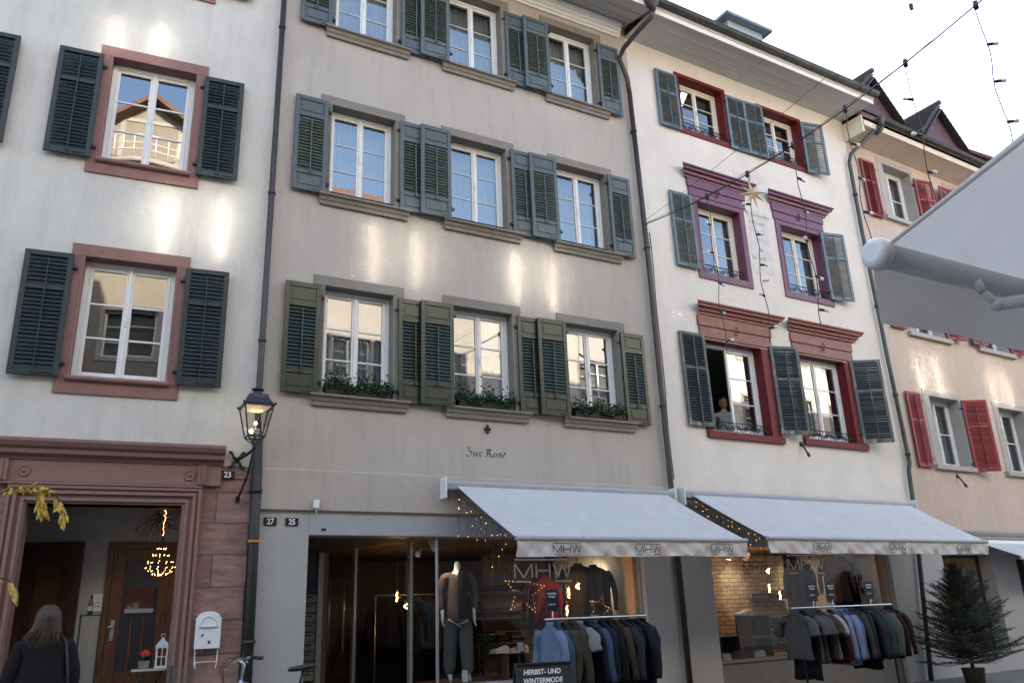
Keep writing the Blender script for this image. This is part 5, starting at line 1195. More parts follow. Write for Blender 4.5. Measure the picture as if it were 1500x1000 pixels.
def rack(b, u0, u1, o, z, label, items, seed, signs, lean=0.0):
    t = thing('clothes_rack', label, 'clothes rack', wpt(b, (u0 + u1) / 2, o, 0), BP[b][1] + lean, 'clothes racks in front of the shop'); L = (u1 - u0) / 2; f = MB()
    f.tube([(-L, 0, z), (L, 0, z)], .014, 10); f.build('rail', M_ALU, t); f = MB()
    for x in (-L + .12, L - .12): f.tube([(x, 0, z), (x, 0, .05)], .016, 8); f.tube([(x, -.28, .03), (x, .28, .03)], .016, 8)
    f.tube([(-L + .12, 0, .05), (L - .12, 0, .05)], .014, 8); f.build('stand', M_BLACK, t)
    rr = random.Random(seed); n = len(items)
    for i, (c, sl, Lg, txt) in enumerate(items):
        x = -L + .06 + (2 * L - .12) * i / (n - 1)
        wp = t.matrix_basis.to_translation() if False else Vector(t.location); a = t.rotation_euler.z
        g = thing('hanging_garment', txt, 'garment', (wp.x + x * math.cos(a), wp.y + x * math.sin(a), z), a + rr.uniform(-.16, .16), 'garments on the street racks')
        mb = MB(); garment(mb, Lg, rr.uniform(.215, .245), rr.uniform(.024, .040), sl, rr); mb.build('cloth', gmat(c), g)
        ho = bpy.data.objects.new('hanger', HANG); COL.objects.link(ho); ho.parent = g
    for x, txt in signs:
        s = thing('price_sign', txt, 'sign', (t.location.x + x * math.cos(t.rotation_euler.z), t.location.y + x * math.sin(t.rotation_euler.z), z), t.rotation_euler.z - .25, 'black signs standing on the clothes racks')
        MB().tube([(0, 0, .0), (0, 0, .09)], .007, 6).build('stem', M_WHITEPL, s); MB().box(-.068, .068, -.006, .006, .09, .33).build('board', M_NAVY, s, .002)
        fr = MB()
        for p, q in (((-.068, .09), (.068, .09)), ((.068, .09), (.068, .33)), ((.068, .33), (-.068, .33)), ((-.068, .33), (-.068, .09))): fr.bar((p[0], 0, p[1]), (q[0], 0, q[1]), .006, .016)
        fr.build('board_frame', M_IRON, s)
        for zz, bd, sz in ((.285, 'WINTER', .030), (.25, 'MODE', .030), (.165, 'CHF 79.-', .026)): text(bd, 'lettering', M_CHALK, s, (0, -.0075, zz), sz)
G1 = [('sky', 'long', .74, 'light blue shirt at the left end of the rack by the sandwich board'), ('denim', 'long', .72, 'mid blue denim shirt next to the light blue shirt'), ('khaki', 'long', .70, 'dark khaki shirt left of the pale grey one'),
      ('khaki', 'long', .74, 'longer khaki overshirt behind the dark khaki shirt'), ('ice', 'short', .66, 'pale grey shirt among navy ones on the rack by the sandwich board'), ('navy', 'long', .72, 'first navy shirt right of the pale grey shirt'), ('denim', 'long', .74, 'indigo shirt in the middle of the rack by the sandwich board'),
      ('navy', 'long', .70, 'navy shirt left of the black cardigan'), ('black', 'long', .76, 'black cardigan in the middle right of the rack'), ('brown', 'long', .74, 'dark brown shirt beside the charcoal jacket'), ('char', 'long', .78, 'charcoal jacket left of the black coats'), ('black', 'long', .86, 'first black coat at the right part of the rack'),
      ('navy', 'long', .88, 'dark navy coat between two black coats'), ('black', 'long', .88, 'black coat at the right end of the rack under the first awning')]
rack(2, 3.08, 4.54, 1.6, 1.32, 'clothes rack of shirts and dark coats before the greige house shop', G1, 5, [(-.62, 'black sign standing at the left end of the rack by the sandwich board')], lean=0.0)
G2 = [('grey', 'short', .66, 'grey t-shirt at the left end of the rack under the second awning'), ('black', None, .92, 'long black garment with a white label left of the grey t-shirts'), ('grey', 'short', .70, 'second grey t-shirt of the rack under the second awning'), ('grey', 'short', .72, 'third grey t-shirt, beside the olive one'),
      ('olive', 'short', .68, 'olive green t-shirt left of the white one'), ('white', 'short', .68, 'white t-shirt on the rack under the second awning'), ('wine', 'long', .74, 'dark wine shirt between the white t-shirt and the light blue shirts'), ('sky', 'long', .76, 'first light blue shirt on the rack under the second awning'),
      ('sky', 'long', .78, 'second light blue shirt, left of the blue one'), ('blue', 'long', .74, 'cornflower blue shirt on the rack under the second awning'), ('khaki', 'long', .72, 'khaki shirt right of the cornflower blue shirt'), ('navy', 'long', .74, 'navy shirt left of the black shirt under the second awning'), ('black', 'long', .86, 'black shirt hanging low in the middle of the second rack'),
      ('char', 'long', .74, 'charcoal shirt left of the dark green ones'), ('pine', 'long', .74, 'dark green shirt left of the teal shirt'), ('teal', 'long', .74, 'teal shirt left of the tan one'), ('tan', 'long', .70, 'tan shirt left of the black jackets'), ('black', 'long', .74, 'black jacket right of the tan shirt'), ('wine', 'long', .72, 'dark red black jacket at the right end of the second rack')]
rack(3, .62, 2.78, 1.6, 1.33, 'clothes rack of t-shirts and shirts before the cream house shop', G2, 9, [(-.62, 'leftmost black sign on the rack before the cream house shop'), (-.22, 'middle black sign on the rack before the cream house shop'), (.62, 'rightmost black sign on the rack before the cream house shop')])
rr = random.Random(21)
def hung(b, u, o, z, L, w, th, sl, c, name, label, cat, rz=1.57, zt=2.38):
    g = thing(name, label, cat, wpt(b, u, o, z), BP[b][1] + rz); mb = MB(); garment(mb, L, w, th, sl, rr); mb.build('cloth', gmat(c), g)
    ho = bpy.data.objects.new('hanger', HANG); COL.objects.link(ho); ho.parent = g; MB().tube([(0, 0, .02), (0, 0, zt - z)], .002, 4).build('hanging_cord', M_BLACK, g); return g
hung(2, 4.42, -.70, 1.98, .72, .24, .12, 'long', 'red', 'red_jacket', 'red jacket hanging behind the light star in the shop window', 'jacket')
hung(2, 5.02, -.62, 2.12, .95, .27, .14, 'long', 'black', 'dark_coat', 'large dark coat hanging left in front of the cream panel', 'coat', rz=1.2); hung(2, 5.32, -.66, 2.10, .95, .27, .13, 'long', 'navy', 'dark_coat', 'large navy coat hanging nearest the cream panel', 'coat', rz=1.3)
hung(3, 3.55, -.75, 2.20, 1.0, .27, .14, 'long', 'navy', 'dark_coat', 'navy coat hanging behind the silver window lettering', 'coat', rz=1.5, zt=2.3); hung(3, 4.35, -.60, 2.24, .85, .24, .13, 'long', 'rose', 'open_coat', 'light brown coat lit by a spotlight in the cream house shop', 'coat', rz=1.2, zt=2.3)
hung(3, 4.62, -.62, 2.22, .95, .25, .13, 'long', 'black', 'dark_coat', 'black coat right of the light brown coat', 'coat', rz=1.3, zt=2.3)

def folded_shelf(b, u, o, z, w, label, seed):
    t = thing('wall_shelf', label, 'shelf', wpt(b, u, o, z), BP[b][1], 'shelves of folded clothes in the shops'); MB().box(-w / 2, w / 2, -.02, .30, -.025, 0).build('board', M_WOODWALL, t, .003)
    r2 = random.Random(seed); x = -w / 2 + .03
    while x + .22 < w / 2:
        st = bpy.data.objects.new('folded_stack', None); COL.objects.link(st); st.parent = t; st.location = (x + .11, .13, .001); zz = 0
        for k in range(r2.randint(3, 6)):
            h = r2.uniform(.022, .035); dx = r2.uniform(-.008, .008); MB().box(-.10 + dx, .10 + dx, -.12, .13, zz, zz + h - .003).build('folded_garment', gmat(r2.choice(['navy', 'char', 'black', 'khaki', 'denim', 'grey', 'rose', 'white', 'wine'])), st, .010); zz += h
        x += .25
for z, lab in ((.95, 'lowest'), (1.35, 'middle'), (1.75, 'highest')): folded_shelf(2, 5.05, -2.55, z, 1.4, lab + ' shelf of folded clothes on the wood panelled wall of the greige house shop', int(z * 10))
for z, lab in ((1.0, 'lower'), (1.5, 'upper')): folded_shelf(3, 3.75, -1.45, z, 1.0, lab + ' shelf of folded clothes right on the cream brick wall', int(z * 10) + 3)
rr9 = random.Random(77)
for k in range(9): 
    u = 2.9 + .19 * k
    g = thing('shop_garment', ['first', 'second', 'third', 'fourth', 'fifth', 'sixth', 'seventh', 'eighth', 'ninth'][k] + ' dark garment from the left on the rail deep in the greige house shop', 'garment', wpt(2, u, -3.2, 1.75), 1.0 + rr9.uniform(-.2, .2), 'garments on the rail deep in the shop')
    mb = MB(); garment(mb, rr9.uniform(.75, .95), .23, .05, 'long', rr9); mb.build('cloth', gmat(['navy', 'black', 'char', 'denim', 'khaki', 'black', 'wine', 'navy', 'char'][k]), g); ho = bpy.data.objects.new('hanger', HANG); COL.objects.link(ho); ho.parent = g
rl9 = thing('shop_rail', 'metal clothes rail deep in the greige house shop', 'clothes rail', wpt(2, 3.66, -3.2, 1.76), BP[2][1]); MB().tube([(-.95, 0, 0), (.95, 0, 0)], .012, 8).build('rail', M_ALU, rl9)
for x in (-.94, .94): MB().tube([(x, 0, 0), (x, 0, -1.73)], .012, 8).build('post', M_ALU, rl9)
# ------------------------------------------------------------------ figures
def skinned(name, m, parent, verts, edges, root=0, sub=2):
    """one continuous surface grown round a skeleton; verts: (x, y, z, rx, ry)"""
    import bmesh
    me = bpy.data.meshes.new(name); bm = bmesh.new(); lay = bm.verts.layers.skin.verify(); vs = []
    for i, v in enumerate(verts):
        bv = bm.verts.new(v[:3]); bv[lay].radius = (v[3], v[4] if len(v) > 4 else v[3]); bv[lay].use_root = (i == root); vs.append(bv)
    for a, b in edges: bm.edges.new((vs[a], vs[b]))
    bm.to_mesh(me); bm.free(); me.materials.append(m); o = bpy.data.objects.new(name, me); COL.objects.link(o); o.parent = parent
    sk = o.modifiers.new('skin', 'SKIN'); sk.use_smooth_shade = True; sk.branch_smoothing = .6
    sb = o.modifiers.new('smooth', 'SUBSURF'); sb.levels = sub; sb.render_levels = sub
    return o
def finger_set(V, E, wrist, d, side, s=1.0):
    """palm and five bent fingers hanging from a wrist vertex; d: direction of the hand, side: thumb direction"""
    w = Vector(V[wrist][:3]); d = Vector(d).normalized(); sd = Vector(side).normalized()
    p = w + d * .055 * s; V.append((*p, .026 * s, .015 * s)); pi = len(V) - 1; E.append((wrist, pi)); k = sd.cross(d) * .25
    for j, (off, L) in enumerate(((-.028, .062), (-.010, .075), (.010, .080), (.027, .070))):
        a = p + d * .035 * s + sd * off * s; V.append((*a, .0095 * s, .0095 * s)); i0 = len(V) - 1; E.append((pi, i0))
        b = a + (d + k * .5) * L * .5 * s; V.append((*b, .0085 * s, .0085 * s)); E.append((i0, i0 + 1)); c = b + (d + k * 2.2).normalized() * L * .5 * s; V.append((*c, .007 * s, .007 * s)); E.append((i0 + 1, i0 + 2))
    a = w + d * .03 * s + sd * .034 * s; V.append((*a, .011 * s, .011 * s)); i0 = len(V) - 1; E.append((wrist, i0)); b = a + (d * .8 + sd * .5) * .045 * s; V.append((*b, .009 * s, .009 * s)); E.append((i0, i0 + 1))
def head_mesh(mb, c, s=1.0, face=-1):
    """head with brow, nose, mouth, chin, ears; looks along face*y"""
    n, m_ = 28, 22; rings = []
    for j in range(m_ + 1):
        t = math.pi * min(max(j, .25), m_ - .25) / m_; z = math.cos(t); r = math.sin(t)
        jaw = 1.0 if z > -.1 else 1 - .30 * (-z - .1) / .9; ring = []
        for i in range(n):
            a = 2 * math.pi * i / n; x = r * math.sin(a) * .075 * jaw; y = -r * math.cos(a) * .096
            fr = max(0, math.cos(a))
            if z < -.1: y = y * (1 - .15 * (-z)) if fr == 0 else y * (1 - .04 * (-z))
            y -= .026 * math.exp(-((z + .18) / .16) ** 2 - (math.sin(a) / .17) ** 2) * (fr > 0)           # nose
            y += .012 * math.exp(-((z - .06) / .10) ** 2 - ((abs(math.sin(a)) - .40) / .16) ** 2) * (fr > 0)   # eye sockets
            y -= .006 * math.exp(-((z + .48) / .07) ** 2 - (math.sin(a) / .3) ** 2) * (fr > 0)               # lips
            y += .005 * math.exp(-((z + .38) / .05) ** 2 - (math.sin(a) / .3) ** 2) * (fr > 0)
            x += .010 * (1 if x > 0 else -1) * math.exp(-((z + .08) / .22) ** 2) * math.exp(-((math.cos(a) + .1) / .16) ** 2)  # ears
            ring.append(Vector((c[0] + x * s, c[1] - face * y * s, c[2] + z * .118 * s)))
        rings.append(ring)
    mb.loft(rings); return mb
SKIN = mat('skin', (.36, .20, .14), .55, var=.08); M_HAIRB = mat('dark_blond_hair', (.048, .030, .017), .5, var=.35, scale=30, stretch=(1, 1, .15)); M_HAIRD = mat('dark_hair', (.02, .014, .01), .5)
wm = thing('person', 'person in a charcoal coat with long dark blond hair, seen from behind at the porch', 'person', wpt(1, -1.78, 2.5, 0), BP[1][1] + .10); wm.scale = (.955,) * 3
V = [(0, 0, .93, .15, .11), (0, 0, 1.10, .13, .10), (0, 0, 1.27, .15, .10), (0, .01, 1.38, .10, .08), (0, .015, 1.44, .055, .055), (0, .02, 1.50, .052, .052)]; E = [(0, 1), (1, 2), (2, 3), (3, 4), (4, 5)]
for s in (-1, 1):
    i = len(V); V += [(s * .165, 0, 1.36, .058, .055), (s * .205, -.01, 1.10, .045, .042), (s * .20, .05, .88, .030, .028)]; E += [(3, i), (i, i + 1), (i + 1, i + 2)]
    finger_set(V, E, i + 2, (0, .15, -1), (0, 1, .1))
    i = len(V); V += [(s * .09, 0, .88, .092, .10), (s * .095, .02 * s, .50, .058, .062), (s * .10, -.04 * s, .10, .040, .042), (s * .105, -.04 * s + .10, .045, .038, .03)]; E += [(0, i), (i, i + 1), (i + 1, i + 2), (i + 2, i + 3)]
skinned('body', SKIN, wm, V, E)
hb = MB(); head_mesh(hb, (0, .02, 1.545), 1.0, face=1); hb.build('head', SKIN, wm)
M_COAT = mat('charcoal_knit_coat', (.018, .018, .020), .95, var=.45, scale=160, bump=.8, bscale=160, spec=.1)
V = [(0, 0, .62, .235, .18), (0, 0, .85, .22, .165), (0, 0, 1.08, .205, .15), (0, 0, 1.27, .205, .135), (0, .0, 1.385, .15, .11), (0, .012, 1.44, .085, .08)]; E = [(0, 1), (1, 2), (2, 3), (3, 4), (4, 5)]
for s in (-1, 1):
    i = len(V); V += [(s * .175, 0, 1.355, .082, .078), (s * .235, -.01, 1.10, .070, .066), (s * .225, .05, .90, .055, .052)]; E += [(4, i), (i, i + 1), (i + 1, i + 2)]
skinned('coat', M_COAT, wm, V, E)
MB().lathe([(.075, 0), (.098, .02), (.100, .055), (.090, .085), (.07, .09)], (0, .012, 1.405), 20).build('scarf', mat('dark_scarf', (.02, .03, .036), .9, bump=.5), wm)
hr = MB(); rr = random.Random(8)
rings = [[Vector((.088 * math.sin(t) * math.cos(a) * (1.0 if t < 1.7 else 1.05), .012 + .105 * math.sin(t) * math.sin(a) , 1.56 + .112 * math.cos(t))) for a in [2 * math.pi * k / 24 for k in range(24)]] for t in [.06 + .18 * j for j in range(12)]]
hr.loft(rings)
for k in range(330):
    a = rr.uniform(math.pi * .93, math.pi * 2.07); rad = rr.uniform(.92, 1.06); t0 = rr.uniform(.15, 1.3)
    pts = []; L = rr.uniform(.14, .24); sweep = rr.uniform(-.09, -.01) if math.cos(a) < .3 else rr.uniform(-.02, .03)
    for q in range(9):
        f = q / 8; t = t0 + f * 1.9
        if t < 1.62: p = Vector((.092 * math.sin(t) * math.cos(a), .012 + .110 * math.sin(t) * math.sin(a), 1.56 + .117 * math.cos(t))) * 1.0
        else:
            g = (t - 1.62) / (t0 + 1.9 - 1.62 + 1e-6); p = Vector((.092 * math.cos(a) * (1 + .10 * g) + sweep * g * g, .012 + .110 * math.sin(a) * (1 + .08 * g), 1.555 - L * g))
        pts.append(p + Vector((rr.uniform(-.003, .003), rr.uniform(-.003, .003), 0)))
    hr.tube(pts, [.0045, .006, .006, .006, .0055, .005, .004, .003, .0012], 4, cap=False)
hr.build('hair', M_HAIRB, wm)
bg = MB(); bg.tube([(.12, -.02, 1.43), (.155, -.115, 1.36), (.185, -.155, 1.15), (.215, -.14, .90), (.23, -.08, .80)], .011, 6, flat=.5); bg.build('bag_strap', M_BLACK, wm)
hbag = thing('shoulder_bag', 'dark blue shoulder bag hanging at the right hip of the person in the charcoal coat', 'bag', Vector(wm.location) + Vector((.30, -.03, .60)), .3)
b = MB(); b.loft([[Vector((x * .5 * s, y * s, z)) for x, y in ((-.10, -.16), (.10, -.16), (.12, 0), (.10, .16), (-.10, .16), (-.12, 0))] for z, s in ((0, .9), (.05, 1.05), (.18, .95), (.25, .7))]); b.build('bag_body', mat('dark_blue_leather', (.015, .022, .04), .5), hbag, .01)
b = MB(); b.tube([(0, -.10, .24), (0, -.06, .30), (0, .06, .30), (0, .10, .24)], .008, 6); b.build('handle', M_BLACK, hbag)

# man at the open window
mn = thing('person', 'person with glasses in a white shirt standing inside the open window', 'person', wpt(3, 2.04, -.62, 3.23), BP[3][1] - .55)
V = [(0, 0, .98, .15, .11), (0, 0, 1.16, .14, .10), (0, 0, 1.36, .17, .11), (0, 0, 1.46, .11, .085), (0, 0, 1.53, .058, .058), (0, -.01, 1.60, .055, .055)]; E = [(0, 1), (1, 2), (2, 3), (3, 4), (4, 5)]
for s in (-1, 1):
    i = len(V); V += [(s * .19, 0, 1.44, .06, .058), (s * .23, .0, 1.16, .048, .045), (s * .20, -.14, .98, .032, .03)]; E += [(3, i), (i, i + 1), (i + 1, i + 2)]
    finger_set(V, E, i + 2, (-s * .1, -1, -.4), (-s * 1, -.1, .2))
    i = len(V); V += [(s * .10, 0, .90, .098, .10), (s * .11, 0, .50, .062, .065), (s * .11, .02, .10, .042, .044), (s * .12, -.10, .045, .04, .03)]; E += [(0, i), (i, i + 1), (i + 1, i + 2), (i + 2, i + 3)]
skinned('body', SKIN, mn, V, E); b = MB(); head_mesh(b, (0, -.015, 1.665), 1.0, face=-1); b.build('head', SKIN, mn)
V = [(0, 0, .92, .17, .125), (0, 0, 1.16, .16, .12), (0, 0, 1.36, .185, .125), (0, 0, 1.465, .13, .10), (0, 0, 1.515, .072, .07)]; E = [(0, 1), (1, 2), (2, 3), (3, 4)]
for s in (-1, 1):
    i = len(V); V += [(s * .195, 0, 1.44, .072, .07), (s * .235, .0, 1.16, .06, .058), (s * .205, -.12, 1.0, .045, .042)]; E += [(3, i), (i, i + 1), (i + 1, i + 2)]
skinned('shirt', mat('white_shirt', (.30, .32, .35), .8, bump=.2), mn, V, E)
b = MB(); b.loft([[Vector((.088 * math.sin(t) * math.cos(a), -.008 + .112 * math.sin(t) * math.sin(a), 1.685 + .120 * math.cos(t) + .012 * math.sin(a) * (t > 1))) for a in [2 * math.pi * k / 20 for k in range(20)]] for t in (.06, .4, .8, 1.05)]); 
b.loft([[Vector((.083 * math.sin(t) * math.cos(a), .006 + .104 * math.sin(t) * math.sin(a), 1.67 + .118 * math.cos(t))) for a in [math.pi * k / 12 - .15 * (k == 0) for k in range(13)]] for t in (1.0, 1.3, 1.7, 2.0)], cap=False, closed=False); b.build('hair', M_HAIRD, mn)
b = MB()
for s in (-1, 1): b.tube([(s * .034 + .026 * math.cos(k * .7854), -.112, 1.668 + .020 * math.sin(k * .7854)) for k in range(9)], .0035, 5); b.tube([(s * .062, -.108, 1.672), (s * .082, .0, 1.672)], .003, 5)
b.tube([(-.010, -.114, 1.672), (.010, -.114, 1.672)], .003, 5); b.build('glasses', M_BLACK, mn)

# mannequin
mq = thing('mannequin', 'headless white mannequin in a pinkish brown jacket and grey trousers', 'mannequin', wpt(2, 2.95, -.50, .56), -.25)
V = [(0, 0, .84, .13, .09), (0, 0, 1.0, .115, .085), (0, 0, 1.20, .15, .10), (0, 0, 1.37, .11, .08), (0, .0, 1.44, .052, .052), (0, 0, 1.56, .045, .045)]; E = [(0, 1), (1, 2), (2, 3), (3, 4), (4, 5)]
for s in (-1, 1):
    i = len(V); V += [(s * .18, 0, 1.36, .055, .05), (s * .225, .03, 1.10, .042, .04), (s * .22, -.03, .86, .027, .025)]; E += [(3, i), (i, i + 1), (i + 1, i + 2)]
    finger_set(V, E, i + 2, (0, -.12, -1), (0, -1, 0))
    i = len(V); V += [(s * .09, 0, .78, .085, .09), (s * .10, -.03 * s, .44, .055, .06), (s * .11, -.05 * s, .09, .036, .04), (s * .12, -.05 * s - .12, .025, .036, .022)]; E += [(0, i), (i, i + 1), (i + 1, i + 2), (i + 2, i + 3)]
skinned('body', mat('white_mannequin', (.66, .66, .65), .35), mq, V, E)
V = [(0, 0, .70, .175, .13), (0, 0, .95, .16, .12), (0, 0, 1.18, .18, .125), (0, 0, 1.375, .125, .10), (0, 0, 1.42, .08, .075)]; E = [(0, 1), (1, 2), (2, 3), (3, 4)]
for s in (-1, 1):
    i = len(V); V += [(s * .19, 0, 1.355, .07, .068), (s * .245, .03, 1.10, .062, .06), (s * .235, -.02, .90, .048, .046)]; E += [(3, i), (i, i + 1), (i + 1, i + 2)]
skinned('jacket', gmat('rose'), mq, V, E)
b = MB(); b.loft([[Vector((.055 + x * w, -.085 + .075 * y, z)) for x, y in ((-1, -.6), (-.5, -1), (.3, -1), (.9, -.55), (.7, .3), (-.7, .3))] for z, w in ((1.45, .05), (1.38, .075), (1.2, .085), (1.0, .08), (.80, .07))]); b.build('jumper', gmat('navy'), mq)
V = [(0, 0, .86, .165, .12)]; E = []
for s in (-1, 1): i = len(V); V += [(s * .10, 0, .70, .12, .12), (s * .11, -.03 * s, .40, .095, .10), (s * .12, -.05 * s, .08, .078, .085)]; E += [(0, i), (i, i + 1), (i + 1, i + 2)]
skinned('trousers', mat('cloth_grey_trousers', (.10, .105, .105), .9, bump=.2), mq, V, E)

# ------------------------------------------------------------------ window display goods
def shoe(mb, p, a, s=1.0):
    ca, sa = math.cos(a), math.sin(a)
    R = []
    for y, w, h, l in ((0, .028, .055, .0), (.03, .036, .085, .0), (.08, .036, .08, .0), (.14, .040, .055, 0), (.20, .042, .042, 0), (.25, .034, .034, 0), (.27, .012, .02, 0)):
        R.append([Vector((p[0] + (x * ca - y * sa) * s, p[1] + (x * sa + y * ca) * s, p[2] + z * s)) for x, z in ((-w, 0), (w, 0), (w * 1.02, h * .4), (w * .55, h), (-w * .55, h), (-w * 1.02, h * .4))])
    mb.loft(R); return mb
def shoes(b, u, o, z, a, label, m='pale_shoe', c=(.50, .42, .34)):
    t = thing('pair_of_shoes', label, 'shoes', wpt(b, u, o, z), BP[b][1] + a, 'pairs of shoes in the shop windows')
    for x in (-.05, .06): shoe(MB(), (x, 0, .012), .1 * (1 if x > 0 else -1)).build('shoe', mat(m, c, .7), t, .003); shoe(MB(), (x, -.004, 0), .1 * (1 if x > 0 else -1), 1.02); 
    s = MB()
    for x in (-.05, .06): s.add([(x + dx, y, z_) for z_ in (0, .014) for dx, y in ((-.034, 0), (.034, 0), (.044, .2), (.02, .275), (-.02, .275), (-.044, .2))], [tuple(range(6))[::-1], tuple(range(6, 12))] + [(i, (i + 1) % 6, 6 + (i + 1) % 6, 6 + i) for i in range(6)])
    s.build('soles', M_CHALK, t)
def crate(b, u, o, z, w, h, d, label, a=0.0):
    t = thing('display_box', label, 'display box', wpt(b, u, o, z), BP[b][1] + a, 'wooden display boxes in the shop windows'); m = MB(); e = .018
    m.box(-w / 2, w / 2, -d / 2, d / 2, 0, e); m.box(-w / 2, w / 2, -d / 2, d / 2, h - e, h); m.box(-w / 2, -w / 2 + e, -d / 2, d / 2, e, h - e); m.box(w / 2 - e, w / 2, -d / 2, d / 2, e, h - e); m.build('box_frame', M_WOODWALL, t, .002)
    MB().box(-w / 2 + e, w / 2 - e, d / 2 - .02, d / 2 - .01, e, h - e).build('box_back', M_DKWALL, t)
crate(3, 1.20, -.40, .572, .46, .37, .34, 'wooden display box at the left end of the cream house shop window'); shoes(3, 1.14, -.36, .944, 1.2, 'light brown shoes on the left display box', c=(.42, .28, .19), m='tan_shoe'); shoes(3, 1.25, -.36, .592, 1.3, 'pale shoes inside the left display box')
crate(3, 2.05, -.55, .572, .46, .33, .34, 'lower wooden display box left of the small fir branches'); crate(3, 2.05, -.55, .903, .46, .33, .34, 'upper wooden display box carrying white trainers'); shoes(3, 1.98, -.50, 1.235, 1.3, 'white trainers on the upper display box', c=(.62, .58, .52), m='white_trainer'); shoes(3, 2.15, -.5, .592, 1.4, 'white shoe pair in the lower display box', c=(.62, .58, .52), m='white_trainer')
crate(2, 3.78, -.42, .552, .42, .34, .34, 'display box with shoes in the greige house shop window'); shoes(2, 3.66, -.38, .894, 1.1, 'white shoes left of the price card on the display box', c=(.62, .58, .52), m='white_trainer'); shoes(2, 3.94, -.40, .894, 1.6, 'cream boots right of the price card on the display box', c=(.52, .42, .30), m='cream_boot')
def card(b, u, o, z, label, w=.10, h=.17, m=None):
    t = thing('display_card', label, 'card', wpt(b, u, o, z), BP[b][1] - .3, 'small framed cards in the shop windows'); t.rotation_euler.x = -.15
    MB().box(-w / 2, w / 2, 0, .012, 0, h).build('card_frame', M_BLACK, t, .002); MB().box(-w / 2 + .012, w / 2 - .012, -.002, -.0005, .012, h - .012).build('card_face', m or mat('pale_card', (.52, .53, .55), .6), t)
card(3, .95, -.24, .572, 'framed card standing at the left end of the cream house shop window'); card(2, 2.93, -.26, .562, 'framed card at the feet of the mannequin'); card(2, 3.80, -.30, .894, 'framed card between the shoes on the display box', .11, .14)
def fir(b, u, o, z, H, Rr, label, name='fir_tree', n=120, seed=1, cat='tree', sprig=.075):
    rr = random.Random(seed); t = thing(name, label, cat, wpt(b, u, o, z), BP[b][1]); MB().tube([(0, 0, 0), (.01, 0, H * .5), (0, .01, H * .98)], [.035 * H / 2, .022 * H / 2, .006], 8).build('trunk', M_BARK, t)
    nd = MB(); tw = MB()
    def needles(p, d, L, dens):
        k = max(2, int(L / .0075 * dens)); s = d.cross(Vector((rr.uniform(-1, 1), rr.uniform(-1, 1), rr.uniform(-.2, 1)))).normalized(); up = s.cross(d)
        for j in range(k):
            q = p + d * (L * j / k); a = rr.uniform(0, 6.28); v = (s * math.cos(a) + up * math.sin(a) + d * .8).normalized() * rr.uniform(.020, .034); w = v.cross(d).normalized() * .0036
            nd.add([q - w, q + w, q + v], [(0, 1, 2)])
    for i in range(n):
        f = (i + .5) / n; f = f ** .85; z0 = H * (.16 + .80 * f); a = i * 2.399 + rr.uniform(-.3, .3); L = Rr * (1 - f) ** .80 * rr.uniform(.55, 1.15) + .05
        el = .02 + .85 * f + rr.uniform(-.16, .16); d = Vector((math.cos(a) * math.cos(el), math.sin(a) * math.cos(el), math.sin(el))); p0 = Vector((0, 0, z0)); end = p0 + d * L + Vector((0, 0, .10 * L))
        tw.tube([p0, p0 + d * L * .5 - Vector((0, 0, .03 * L)), end], [.008, .006, .002], 4, cap=False); m = int(L / .05) + 2
        for j in range(1, m):
            g = j / m; p = p0.lerp(end, g) - Vector((0, 0, .03 * L * math.sin(math.pi * g))); ln_ = min(.24, L * .42) * (1 - .55 * g) + .03
            needles(p, d, .05, 1.1)
            for s in (-1, 1):
                sd = (d * .75 + d.cross(Vector((0, 0, 1))).normalized() * s * .75 + Vector((0, 0, rr.uniform(-.1, .3)))).normalized(); needles(p, sd, ln_ * rr.uniform(.7, 1.1), 1.0)
        needles(p0.lerp(end, .8), (end - p0).normalized(), L * .22 + .03, 1.2)
    needles(Vector((0, 0, H * .86)), Vector((0, 0, 1)), H * .16, 1.5); tw.build('branches', M_BARK, t); nd.build('needles', M_NEEDLE, t); return t
f_ = fir(4, -.70, .95, .0, 1.98, 1.02, 'dark green fir standing before the yellow lit shop window', n=215, seed=4)
pt = MB().lathe([(.10, 0), (.15, .01), (.18, .24), (.19, .25), (.165, .25)], n=18); pt.build('pot', mat('dark_pot', (.05, .045, .04), .7), f_)
fir(2, 3.35, -.46, .552, .62, .20, 'small fir beside the mannequin in the shop window', 'small_fir', 34, 6, 'plant'); fir(3, 2.62, -.48, .572, .52, .24, 'small fir behind the glass left of the grey t-shirts', 'small_fir', 34, 7, 'plant'); fir(2, 4.12, -.62, .552, .60, .22, 'small fir under the light star', 'small_fir', 34, 9, 'plant')
fl_ = thing('fairy_light_bundle', 'bundle of fairy lights in the yellow lit shop window behind the fir', 'fairy lights', wpt(4, .98, -.45, 1.4), BP[4][1]); rr = random.Random(31)
pp = [Vector((rr.gauss(0, .09), rr.gauss(0, .06), rr.uniform(-.45, .45))) for k in range(90)]; pp.sort(key=lambda p: p.z); fairy(fl_, pp, .8); MB().tube(pp[::3], .002, 4).build('wires', M_BLACK, fl_); MB().tube([(0, 0, .4), (0, 0, .85)], .002, 4).build('hanging_cord', M_BLACK, fl_)

